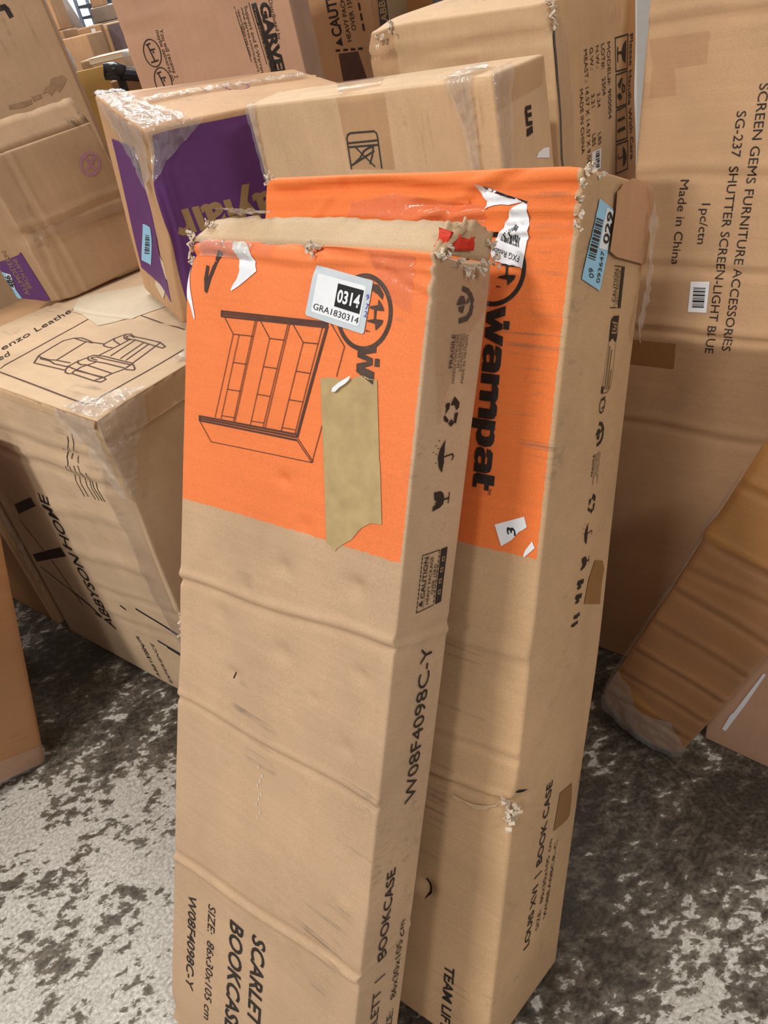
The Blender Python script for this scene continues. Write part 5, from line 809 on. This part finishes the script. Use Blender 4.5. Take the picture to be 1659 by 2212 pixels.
# ------------------------------------------------------------------ structure
def slab(name, lo, hi, mat):
    bm = bmesh.new(); box_mesh(bm, lo, hi); o = bm_obj(name, bm, mat); tag(o, None, None, None, 'structure'); return o
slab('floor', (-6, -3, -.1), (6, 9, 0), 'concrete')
slab('wall_back', (-6, 8, 0), (6, 8.15, 6), 'wall_paint')
slab('wall_right', (5.9, -3, 0), (6.05, 8, 6), 'wall_paint')
# ------------------------------------------------------------------ front bookcase carton
cr_ = lambda fc, a, b, w=.006, dp=.003, rg=.001: ('crease', fc, a, b, w, dp, rg)
dent = lambda c, s_, v: ('dent', c, s_, v)
W_, D_, H_ = POSE['FB'][2]
ft = [cr_('F', (-.003, .7172), (.354, .7532), .0042, .0042, .0030), cr_('F', (.0, .5495), (.354, .569), .0036, .0034, .0018), cr_('F', (-.004, .2935), (.354, .337), .0036, -.0046, -.0024),
      cr_('R', (-.004, .7549), (.1, .7534), .004, -.0026, -.001), cr_('R', (.0, .343), (.1, .3602), .004, -.0015, -.0005),
      cr_('F', (0, 1.1178), (.351, 1.112), .0036, .003, .002), cr_('F', (.14, 1.1315), (.351, 1.127), .003, .004, .002), cr_('F', (.28, 1.118), (.351, 1.092), .003, .002, .0015),
      cr_('F', (.33, .7), (.35, .42), .004, .0015, 0), ('bulge', 'F', -.004), ('bulge', 'R', .002)]
for (u, v), sg, dp in zip([(.183, .792), (.293, .805), (.18, .892), (.124, .749), (.078, .70), (.189, .69), (.213, .848), (.175, .893), (.108, .629), (.31, .711), (.32, .423), (.30, .62), (.245, .655)],
                          [.012, .012, .008, .009, .016, .014, .012, .006, .01, .012, .012, .01, .008], [.005, .006, .003, .0025, .004, .004, .003, .003, .004, .0045, -.003, .003, .002]):
    ft.append(dent((u, 0, v), (sg, .02, sg*.8), (0, dp, -.0)))
ft += [dent((.003, 0, 1.128), (.02, .03, .03), (.006, .006, -.004)), dent((.197, 0, 1.134), (.012, .02, .012), (0, .006, -.003)), dent((.351, .05, 1.134), (.03, .04, .02), (-.004, 0, -.006)), dent((0, 0, .62), (.01, .02, .05), (.003, 0, 0)), dent((.351, 0, .752), (.012, .02, .012), (-.003, .003, 0)), dent((.351, 0, .337), (.01, .015, .01), (-.003, .002, 0)), dent((0, .0, .02), (.02, .03, .02), (.004, .004, .004))]
FB = Carton('FB', 'bookcase_carton', 'tall narrow bookcase carton with orange top, inventory label and brown tape patch, leaning in front', 'carton', 'kraft_orange_near', res=.0036, rad=.003, feats=ft, noise=(.0010, 11), seed=4, group='bookcase cartons')
FB.prints()
sh = FB.piv*FB.dim
def loc(B, *p): return tuple(np.array(p)-B.piv*B.dim)
ribbon('torn_flap', [loc(FB, x, .004+.002*math.sin(x*40), 1.133) for x in np.linspace(.004, .351, 20)], [loc(FB, .012, .030, 1.158), loc(FB, .09, .026, 1.163), loc(FB, .1, .022, 1.160), loc(FB, .2, .026, 1.163), loc(FB, .28, .030, 1.162), loc(FB, .33, .036, 1.163), loc(FB, .347, .05, 1.158)], 'card_inner', FB.root, 40, .0003, .003, 3, .0005)
ribbon('torn_flap', [loc(FB, .346, .004, 1.132), loc(FB, .349, .03, 1.134), loc(FB, .349, .089, 1.132)], [loc(FB, .335, .035, 1.160), loc(FB, .345, .06, 1.168), loc(FB, .346, .09, 1.160)], 'card_inner', FB.root, 16, .0006, .0025, 5, .0014)
ribbon('red_scrap', [loc(FB, .340, .012, 1.139), loc(FB, .352, .03, 1.138), loc(FB, .353, .055, 1.140)], [loc(FB, .339, .02, 1.152), loc(FB, .351, .04, 1.149), loc(FB, .352, .06, 1.152)], 'red_scrap', FB.root, 14, .0008, .001, 8, .0018)
tuft('torn_paper_edge', [loc(FB, .004, .002, 1.138), loc(FB, .0, .004, 1.128), loc(FB, .0, .006, 1.112), loc(FB, .014, .018, 1.152), loc(FB, .198, .0, 1.132), loc(FB, .203, -.001, 1.131)], 'torn_paper', FB.root, 4, 5, 0.0066)
tuft('torn_paper_edge', [loc(FB, .353, y, 1.128+.006*math.sin(y*90)) for y in (.005, .02, .035, .05, .065, .08, .09)]+[loc(FB, .35, .085, 1.15), loc(FB, .349, .093, 1.146)], 'torn_paper', FB.root, 6, 5, 0.0054)
tuft('torn_paper_edge', [loc(FB, -.001, .004, z) for z in (.668, .66, .655, .64)], 'torn_paper', FB.root, 9, 4, 0.0036)
FB.poly('clear_film', 'R', 'clear_tape', [(.002, 1.13), (.09, 1.13), (.09, 1.09), (.05, 1.05), (.03, .98), (.012, 1.05)], .0014, .008, crumple=.0012, seed=5, freq=160)
FB.poly('clear_film', 'T', 'film', [(.03, .005), (.12, .005), (.11, .03), (.05, .035)], .028, .006, crumple=.004, seed=9, freq=200)
FB.poly('clear_film', 'F', 'film', [(.02, 1.118), (.11, 1.116), (.115, 1.132), (.02, 1.134)], .0022, .006, crumple=.0015, seed=12, freq=240)
for z0, u in [(x, .166+.004*math.sin(i*2.1)) for i, x in enumerate(np.linspace(.455, .525, 9))]:
    FB.poly('scratch', 'F', 'torn_paper', [(u-.0012, z0-.003), (u+.002, z0-.001), (u+.001, z0+.0035), (u-.001, z0+.002)], .0006)
FB.poly('scratch', 'F', 'slit_dark', [(.1062, .622), (.1085, .6235), (.1105, .632), (.1090, .6315)], .0006)
FB.flush({'inventory_label': 'grey bordered white sticker reading 0314', 'brown_tape': 'strip of tan paper tape with torn ends'})
# ------------------------------------------------------------------ rear bookcase carton
ft = [cr_('F', (.0, .60), (.409, .595), .004, -.003, .0015), cr_('F', (.0, .458), (.409, .463), .004, .003, .001), cr_('F', (.0, .392), (.409, .4025), .0036, .006, .004),
      cr_('F', (.03, 1.086), (.409, 1.0791), .0042, .0075, .003), cr_('F', (.24, 1.070), (.409, 1.0646), .0036, .0065, .003), cr_('F', (.25, 1.052), (.409, 1.0529), .0036, .006, .003), cr_('F', (.0, 1.046), (.409, 1.0455), .0034, .005, .002), cr_('F', (.20, 1.03), (.33, 1.085), .0045, .005, .003), cr_('F', (.30, 1.036), (.409, 1.038), .003, .004, .002), cr_('F', (.06, 1.02), (.12, 1.08), .004, .003, .001),
      ('bulge', 'F', .006), ('bulge', 'R', .010), dent((.409, 0, .403), (.018, .03, .022), (-.006, .006, 0)), dent((.409, 0, .596), (.015, .02, .02), (-.003, .004, 0)), dent((.303, 0, .225), (.012, .02, .012), (0, .008, 0)),
      dent((0, 0, 1.0989), (.01, .01, .008), (.002, .002, -.003)), dent((.409, .02, 1.0989), (.012, .03, .008), (-.002, 0, -.002)), dent((.409, .2, .55), (.02, .03, .18), (.004, 0, 0))]
RB = Carton('RB', 'bookcase_carton', 'wide bookcase carton with orange top and torn relabel sticker, standing behind the front one', 'carton', 'kraft_orange_rear', res=.0045, rad=.004, feats=ft, noise=(.0012, 10), seed=8, group='bookcase cartons')
RB.prints()
tuft('torn_paper_edge', [loc(RB, .405, .0, .405), loc(RB, .409, .004, .4), loc(RB, .407, .002, .392), loc(RB, .404, -.001, .386)], 'torn_paper', RB.root, 3, 6, 0.0084)
tuft('torn_paper_edge', [loc(RB, .003, .002, 1.096), loc(RB, .0, .01, 1.097)], 'torn_paper', RB.root, 5, 5, 0.0060)
tuft('torn_paper_edge', [loc(RB, .409, y, 1.095) for y in (.003, .02, .035)]+[loc(RB, .4095, .001, z) for z in (1.085, 1.07, 1.055, 1.045)], 'torn_paper', RB.root, 7, 4, 0.0048)
RB.poly('clear_film', 'R', 'film', [(.17, 1.08), (.196, 1.06), (.198, .98), (.185, .93), (.165, .95), (.18, 1.0)], .008, .006, crumple=.004, seed=3, freq=140)
RB.flush({'barcode_label': 'pale blue barcode sticker reading 093647'})
# ------------------------------------------------------------------ tall screen carton at the right
ft = [cr_('F', (0, z), (1.0, z+.002), .006, dp, rg) for z, dp, rg in [(1.1508, .003, .002), (.9349, .003, .002), (.7927, .004, .002), (.6834, .006, .004), (.676, -.003, 0), (.5123, .003, .002)]]
SB = Carton('SB', 'screen_carton', 'tall wide furniture screen carton standing at the right with rows of sideways print', 'carton', 'kraft_screen', res=.0065, rad=.005, feats=ft, noise=(.0012, 6), seed=3)
SB.prints(); SB.flush()
# ------------------------------------------------------------------ recliner carton with chair drawing
ft = [cr_('L', (.25, .475), (.5845, .525), .007, -.004, .003), cr_('L', (.30, .37), (.6015, .405), .007, -.005, .003), cr_('L', (.35, .274), (.6519, .312), .006, .004, .002), cr_('L', (.34, .186), (.62, .222), .006, .003, .002), cr_('L', (.1, .65), (.62, .67), .006, .006, .004), cr_('L', (.2, .60), (.62, .615), .008, .005, .004),
      cr_('T', (.05, 0.03), (.05, .66), .006, .003, .001), cr_('T', (.35, 0), (.33, .66), .006, .002, .001), dent((.0, .0, .60), (.05, .05, .12), (.012, .012, 0)), dent((0, 0, .768), (.04, .04, .03), (.006, .006, -.006)), ('bulge', 'L', .006), ('bulge', 'T', -.006)]
AB = Carton('AB', 'recliner_carton', 'large recliner carton with armchair line drawing on its pale top, left of the orange cartons', 'carton', 'kraft_chair', res=.011, rad=.006, feats=ft, noise=(.002, 8), seed=6)
AB.prints()
AB.poly('lid_band', 'L', 'kraft_pale', [(.002, .752), (.66, .752), (.665, .7665), (.002, .7665)], .006, .014, rim=.006)
AB.poly('lid_band', 'F', 'kraft_pale', [(.002, .712), (.2, .714), (.69, .708), (.69, .7665), (.002, .7665)], .005, .014, rim=.005)
for a_, b_, c_, sd in [('T', [(.002, .002), (.11, .002), (.09, .03), (.05, .06), (.004, .10)], .003, 3), ('F', [(.002, .766), (.10, .766), (.08, .72), (.05, .70), (.03, .66), (.002, .60)], .008, 4), ('L', [(.665, .766), (.56, .766), (.585, .73), (.62, .71), (.64, .66), (.665, .60)], .009, 5)]:
    AB.poly('stretch_film', a_, 'film', b_, c_, .007, crumple=.005, seed=sd, freq=110)
AB.poly('stretch_film', 'T', 'film', [(.22, .0), (.33, .0), (.31, .03), (.25, .05), (.2, .03)], .003, .007, crumple=.004, seed=8, freq=120)
AB.poly('stretch_film', 'F', 'film_soft', [(.2, .766), (.69, .766), (.69, .70), (.3, .71), (.22, .66)], .008, .01, crumple=.002, seed=11, freq=80)
AB.poly('stretch_film', 'L', 'film_soft', [(.665, .60), (.655, .3), (.635, .12), (.62, .15), (.59, .35), (.60, .5), (.585, .6), (.62, .66)], .002, .012, crumple=.0015, seed=15, freq=80)
AB.poly('stretch_film', 'L', 'film', [(.002, .42), (.035, .40), (.05, .30), (.03, .22), (.004, .12)], .006, .009, crumple=.008, seed=21, freq=70)
for u0, v0, u1, v1 in [(.49, .262, .655, .235), (.52, .176, .655, .16), (.55, .168, .655, .150), (.42, .245, .435, .24)]: AB.stroke('scuff_mark', 'L', 'black_wrap', [[(u0, v0), (u1, v1)]], .006, .0007)
AB.flush({'tape_patch': 'pale translucent tape across the lid'})
# ------------------------------------------------------------------ purple printed carton on the recliner carton
ft = [dent((0, 0, .34), (.04, .05, .05), (.01, .008, -.006)), dent((0, .0, .18), (.02, .03, .06), (.006, -.004, 0)), cr_('L', (.24, .36), (.27, .02), .006, .005, .003), cr_('F', (.02, .3), (.03, .05), .006, -.003, .002), cr_('T', (0, .16), (.43, .17), .005, .003, .002), ('bulge', 'T', .006), ('bulge', 'L', -.008)]
WB = Carton('WB', 'shipping_carton', 'carton with dark purple printed side, sitting on the recliner carton', 'carton', 'kraft_warm', res=.008, rad=.006, feats=ft, noise=(.003, 12), seed=2)
WB.prints()
for a_, b_, c_, sd in [('T', [(.002, .002), (.09, .002), (.08, .06), (.06, .12), (.05, .32), (.002, .323)], .003, 3), ('L', [(.06, .364), (.323, .364), (.323, .29), (.30, .25), (.26, .28), (.12, .34)], .004, 4), ('F', [(.002, .364), (.12, .364), (.07, .33), (.03, .31), (.002, .28)], .003, 6), ('T', [(.06, .15), (.40, .16), (.40, .19), (.06, .19)], .0025, 7)]:
    WB.poly('stretch_film', a_, 'film', b_, c_, .006, crumple=.004, seed=sd, freq=120)
WB.flush({'purple_panel': 'dark purple printed panel', 'barcode_label': 'pale blue barcode sticker'})
# ------------------------------------------------------------------ brown carton at the left with purple corner
ft = [cr_('F', (0, .171), (.3, .165), .005, .004, .003), cr_('F', (.0, .144), (.3, .128), .005, -.003, .002), cr_('F', (.06, .33), (.07, .0), .005, .003, .002), cr_('F', (.035, .15), (.02, .0), .004, .004, .002), dent((0, 0, .16), (.03, .04, .02), (.006, .006, 0)), dent((0, 0, .0), (.03, .03, .04), (.004, .004, .006))]
GB = Carton('GB', 'shipping_carton', 'brown carton with purple printed end and blue sticker, behind the recliner carton at left', 'carton', 'kraft_old', res=.008, rad=.005, feats=ft, noise=(.002, 14), seed=12)
GB.prints()
GB.poly('packing_tape', 'F', 'clear_tape', [(.03, .165), (.298, .155), (.298, .125), (.035, .142)], .0012)
ribbon('lid_flap', [loc(GB, x, .004, .334) for x in np.linspace(.0, .299, 12)], [loc(GB, -.05, .03, .392), loc(GB, .1, .03, .396), loc(GB, .299, .03, .394)], 'kraft_old', GB.root, 20, .0006, .004, 6, .001)
GB.flush({'purple_panel': 'purple printed end panel', 'barcode_label': 'pale blue sticker reading 486'})
# ------------------------------------------------------------------ carton behind the rear bookcase carton
ft = [cr_('F', (0, 1.125), (.477, 1.118), .004, .003, .001), cr_('T', (0, .03), (.477, .03), .004, .002, .001), cr_('F', (.19, 1.13), (.2, .9), .004, .002, .001), cr_('F', (.36, 1.13), (.37, .9), .004, .0015, .001), ('bulge', 'T', .004), dent((0, 0, 1.137), (.02, .03, .02), (.004, .004, -.004))]
XB = Carton('XB', 'shipping_carton', 'kraft carton marked with a crossed out box symbol, directly behind the rear orange carton', 'carton', 'kraft_pale', res=.009, rad=.005, feats=ft, noise=(.0015, 12), seed=21)
XB.prints()
for a_, b_, c_, sd in [('F', [(.002, 1.135), (.03, 1.135), (.02, 1.08), (.012, 1.0), (.002, 1.0)], .002, 3), ('T', [(.42, .002), (.475, .002), (.475, .05), (.45, .06)], .003, 4), ('F', [(.43, 1.135), (.476, 1.135), (.476, .95), (.465, .95), (.455, 1.06)], .002, 5), ('R', [(.001, 1.135), (.05, 1.135), (.03, 1.09), (.012, .95), (.001, .95)], .002, 6)]:
    XB.poly('stretch_film', a_, 'film', b_, c_, .006, crumple=.0025, seed=sd, freq=160)
XB.flush()
# ------------------------------------------------------------------ crushed carton with handling symbols
ft = [cr_('F', (.05, 1.145), (.35, 1.15), .005, .005, .003), cr_('F', (.0, 1.145), (.2, 1.118), .004, .004, .002), dent((0, 0, 1.188), (.05, .05, .02), (.004, .008, -.008)), dent((.03, 0, 1.17), (.02, .03, .02), (0, .008, 0)), dent((.35, 0, 1.17), (.02, .02, .03), (-.006, .006, 0)), ('bulge', 'T', .01), dent((.35, .26, 1.0), (.02, .03, .05), (-.004, 0, 0))]
TB = Carton('TB', 'shipping_carton', 'tall crushed carton printed with handling symbols and weights, left of the screen carton', 'carton', 'kraft_tall', res=.009, rad=.005, feats=ft, noise=(.002, 10), seed=31)
TB.prints()
tuft('torn_paper_edge', [loc(TB, .346, .0, z) for z in (1.185, 1.17, 1.155)]+[loc(TB, .03, -.002, 1.174), loc(TB, .06, -.001, 1.186)], 'torn_paper', TB.root, 4, 5, 0.0084)
TB.stroke('edge_split', 'R', 'slit_dark', [[(.004, 1.15), (.005, 1.09), (.008, 1.04), (.006, .98), (.01, .93)]], .005, .0008)
TB.poly('clear_film', 'R', 'film_soft', [(.002, 1.18), (.04, 1.15), (.05, 1.05), (.045, .9), (.002, .9)], .0016, .01, crumple=.001, seed=2, freq=90)
TB.poly('packing_tape', 'F', 'clear_tape', [(.0, 1.186), (.06, 1.186), (.06, 1.09), (.0, 1.09)], .0015)
TB.flush()
# ------------------------------------------------------------------ cartons at the back of the pile
GV = Carton('GV', 'shipping_carton', 'pinkish kraft carton with large black lettering, standing upright behind the purple carton', 'carton', 'kraft_pink', res=.014, rad=.004, feats=[cr_('F', (0, 1.2596), (.4, 1.258), .005, .004, .003)], noise=(.0012, 9), seed=41)
GV.prints(); GV.flush()
CB = Carton('CB', 'shipping_carton', 'brown carton with dashed caution print, in shade between lettered and crushed cartons', 'carton', 'kraft_brown', res=.02, rad=.004, noise=(.001, 9), seed=43)
CB.prints(); CB.poly('packing_tape', 'F', 'clear_tape', [(.42, 1.5), (.50, 1.5), (.50, .9), (.42, .9)], .001); CB.flush()
KB = Carton('KB', 'shipping_carton', 'orange brown carton just showing above the crushed carton at the top edge', 'carton', 'kraft_taped', res=.03, rad=.004, noise=(.001, 9), seed=44); KB.flush()
HB = Carton('H', 'shipping_carton', 'big plain brown carton with a dark stain filling the top left corner', 'carton', 'kraft_old', res=.02, rad=.006, feats=[], noise=(.002, 6), seed=51, pose=POSE['H'])
HB.prints(); HB.flush()
SUP = Carton('SUP', 'shipping_carton', 'plain carton on the floor under the purple ended brown carton', 'carton', 'kraft_brown', res=.03, rad=.005, noise=(.001, 9), seed=61); SUP.flush()
SLB = Carton('SLB', 'shipping_carton', 'plain carton edge below left of the purple ended brown carton, at left frame edge', 'carton', 'kraft_brown', res=.03, rad=.005, noise=(.001, 9), seed=62); SLB.flush()
# ------------------------------------------------------------------ cartons at the right and left edges
ft = [cr_('F', a, b, .005, dp, rg) for a, b, dp, rg in [((0, .502), (.166, .49), .003, .002), ((0, .386), (.166, .373), .003, .002), ((0, .2152), (.166, .2086), .004, .003), ((0, .436), (.166, .447), .002, .001), ((0, .6165), (.166, .62), .003, .002), ((0, .145), (.166, .14), .003, .002), ((0, .3), (.166, .29), .002, .002), ((0, .08), (.166, .075), .002, .002)]]
ft += [dent((0, 0, 0), (.05, .05, .04), (.012, .006, .012)), dent((.166, 0, 0), (.03, .05, .02), (-.006, .006, .004)), dent((0, 0, .515), (.015, .03, .02), (-.006, 0, 0))]
RW = Carton('RW', 'wrapped_carton', 'narrow film wrapped carton leaning to the right in front of the screen carton', 'carton', 'kraft_taped', res=.008, rad=.008, feats=ft, noise=(.0018, 14), seed=71)
RW.poly('stretch_film', 'F', 'film', [(.001, .002), (.165, .002), (.165, .06), (.12, .10), (.06, .08), (.03, .13), (.001, .14)], .004, .008, crumple=.003, seed=4, freq=80)
RW.poly('stretch_film', 'F', 'clear_tape', [(.001, .14), (.165, .06), (.165, .52), (.001, .5)], .0016, .012)
RW.poly('stretch_film', 'L', 'film_soft', [(.001, .002), (.054, .002), (.054, .6), (.001, .6)], .003, .012, crumple=.002, seed=6, freq=80)
RW.flush()
CR = Carton('CR', 'shipping_carton', 'plain brown carton with a white paper strip, partly behind the leaning wrapped carton', 'carton', 'kraft_pink', res=.02, rad=.004, noise=(.0012, 9), seed=73)
CR.prints(); CR.flush({'white_strip': 'thin diagonal white paper strip'})
LB = Carton('LB', 'wrapped_carton', 'tape covered brown carton leaning at the left frame edge on the floor', 'carton', 'kraft_taped', res=.016, rad=.010, feats=[cr_('F', (.0, .2), (.4, .2), .006, .003, .002), cr_('F', (.0, .42), (.4, .43), .006, .003, .002)], noise=(.0018, 10), seed=75)
LB.poly('stretch_film', 'F', 'clear_tape', [(.2, .004), (.398, .004), (.398, .745), (.2, .745)], .0018, .016)
LB.poly('stretch_film', 'F', 'film_soft', [(.2, .004), (.398, .004), (.398, .05), (.2, .06)], .003, .01, crumple=.002, seed=5, freq=80)
LB.flush()
# ------------------------------------------------------------------ far stock seen through the gap at the top left
def far(name, label, pos, yaw, dim, mat, cat='carton', seed=1, rad=.006, body='carton_body', grp=None):
    c = Carton('far', name, label, cat, mat, res=.05, rad=rad, noise=(.001, 9), seed=seed, pose=(pos, (yaw, 0, 0), dim, (0, 0, 0), {}), body=body, group=grp); return c
far('stacked_carton', 'small kraft carton highest in the far left stack by the grey tube', (-1.15, 4.0, 1.316), 0, (.285, .25, .16), 'kraft_warm', seed=81).flush()
far('stacked_carton', 'tall brown carton at the bottom of the far stack by the grey tube', (-1.20, 3.98, 0), 0, (.345, .33, 1.314), 'kraft_brown', seed=82).flush()
far('stacked_carton', 'flat grey brown carton on the farthest stack in the white light', (-.865, 4.8, 1.316), 0, (.30, .3, .066), 'kraft_grey', seed=83).flush()
far('stacked_carton', 'tall carton at the bottom of the farthest stack in the white light', (-.899, 4.78, 0), 0, (.36, .35, 1.315), 'kraft_grey', seed=84).flush()
far('stacked_carton', 'tiny kraft carton topmost on the farthest stack', (-.862, 4.87, 1.383), 0, (.06, .15, .05), 'kraft_warm', seed=85).flush()
c = far('open_carton', 'carton with dark grey purple front in a pale frame', (-.737, 4.2, 0), 0, (.24, .3, 1.303), 'kraft_pale', seed=86)
c.poly('dark_panel', 'F', 'dark_box', [(.03, 1.1), (.23, 1.1), (.23, 1.296), (.03, 1.296)], .002, .1); c.flush()
c = far('stacked_carton', 'upright brown carton with a white spot, left of dark fronted carton', (-.82, 4.08, 0), 0, (.105, .08, 1.306), 'kraft_brown', seed=87)
c.poly('white_sticker', 'F', 'label_white', [(.062, 1.275), (.08, 1.275), (.08, 1.295), (.062, 1.295)], .001); c.flush()
far('stacked_carton', 'pale tan carton above the plastic bag in the gap', (-1.15, 3.6, 0), 0, (.459, .35, 1.281), 'kraft_warm', seed=88).flush()
c = far('long_carton', 'long taped carton behind the yellow strand board', (-.668, 3.2, 0), 0, (.45, .35, 1.206), 'kraft_warm', seed=89)
c.poly('packing_tape', 'F', 'pale_tape', [(.03, 1.19), (.45, 1.19), (.45, 1.2), (.03, 1.2)], .002, .05); c.poly('packing_tape', 'T', 'pale_tape', [(.03, .002), (.45, .002), (.45, .06), (.03, .06)], .002, .05); c.flush()
o = far('strand_board', 'yellow strand board panel standing on edge beside the black wrapped bar', (-.85, 2.95, 0), 0, (.318, .018, 1.187), 'osb', 'board', seed=90, rad=.002, body='panel'); o.flush()
far('shipping_carton', 'small brown carton behind the black strap', (-.504, 2.72, 0), 0, (.30, .14, 1.15), 'kraft_brown', seed=91).flush()
far('stacked_carton', 'plain carton holding up the plastic bag and the black bag', (-.86, 3.0, 0), 0, (.19, .18, 1.13), 'kraft_brown', seed=92).flush()
t = tube('cardboard_tube', [(-1.03, 4.45, 1.80), (-.923, 4.45, 1.444), (-.84, 4.45, 1.17)], .030, 'roll_grey'); tag(t, 'grey cardboard tube leaning in the bright gap', 'tube')
rk = bpy.data.objects.new('wire_rack', None); SC.collection.objects.link(rk); rk.location = (-1.15, 6, 0); tag(rk, 'thin dark wire rack in the bright far light', 'rack')
for x in (0, .62):
    for y in (0, .4): tube('post', [(x, y, 0), (x, y, 1.75)], .011, 'rack_metal', rk, 8)
for z in (.4, .9, 1.372, 1.43):
    bm = bmesh.new(); box_mesh(bm, (0, -.006, z-.007), (.62, .006, z+.007)); box_mesh(bm, (0, .394, z-.007), (.62, .406, z+.007)); box_mesh(bm, (0, 0, z-.006), (.012, .4, z+.006)); box_mesh(bm, (.608, 0, z-.006), (.62, .4, z+.006)); bm_obj('shelf_rail', bm, 'rack_metal', rk)
def blob(name, ctr, rad, mat, seed):
    bm = bmesh.new(); bmesh.ops.create_icosphere(bm, subdivisions=4, radius=1); P = np.array([v.co[:] for v in bm.verts]); f = 1+.18*fbm(P, 2.5, seed, 4)
    for v, q in zip(bm.verts, f): v.co = Vector(ctr)+Vector((v.co.x*rad[0], v.co.y*rad[1], v.co.z*rad[2]))*float(q)
    return bm_obj(name, bm, mat, None, True)
tag(blob('plastic_bag', (-.70, 3.12, 1.205), (.03, .045, .07), 'bag_film', 5), 'crumpled bluish clear plastic bag beside the pale tan carton', 'bag')
tag(blob('black_bag', (-.66, 3.05, 1.155), (.028, .04, .026), 'black_wrap', 7), 'small black bag under the clear plastic bag', 'bag')
bar = bpy.data.objects.new('wrapped_bar', None); SC.collection.objects.link(bar); bar.location = (-.494, 2.66, 1.175); tag(bar, 'black wrapped bar lying over a small brown carton', 'bar')
tube('bar_body', [(-.005, 0, 0), (.05, 0, -.012), (.13, 0, -.036), (.3, 0, -.05)], .017, 'black_wrap', bar); tube('bar_body', [(.0, 0, .005), (.03, 0, .004), (.05, 0, -.01)], .021, 'black_wrap', bar)
bm = bmesh.new(); box_mesh(bm, (.022, .002, -.2), (.046, .012, -.0), .002); bm_obj('strap', bm, 'black_wrap', bar)
tube('clear_wrap', [(.06, .015, .02), (.13, .015, .012), (.3, .015, .0)], .024, 'film', bar)
bm = bmesh.new(); box_mesh(bm, (.945, 2.3, 0), (.985, 2.34, 2.6), .002); tag(bm_obj('steel_post', bm, 'steel_white'), 'narrow white steel post in the gap beside the screen carton', 'post')
bm = bmesh.new(); box_mesh(bm, (.515, 2.62, 0), (.9, 2.85, 1.165), .004); o = bm_obj('dark_carton', bm, 'black_print'); tag(o, 'black printed carton sliver above the crushed carton', 'carton')

for o_ in bpy.data.objects:
    if o_.parent is None and o_.get('category') == 'carton' and not o_.get('group'):
        o_['group'] = 'far stacked cartons' if o_.location.y > 2.9 else 'cartons in the pile'
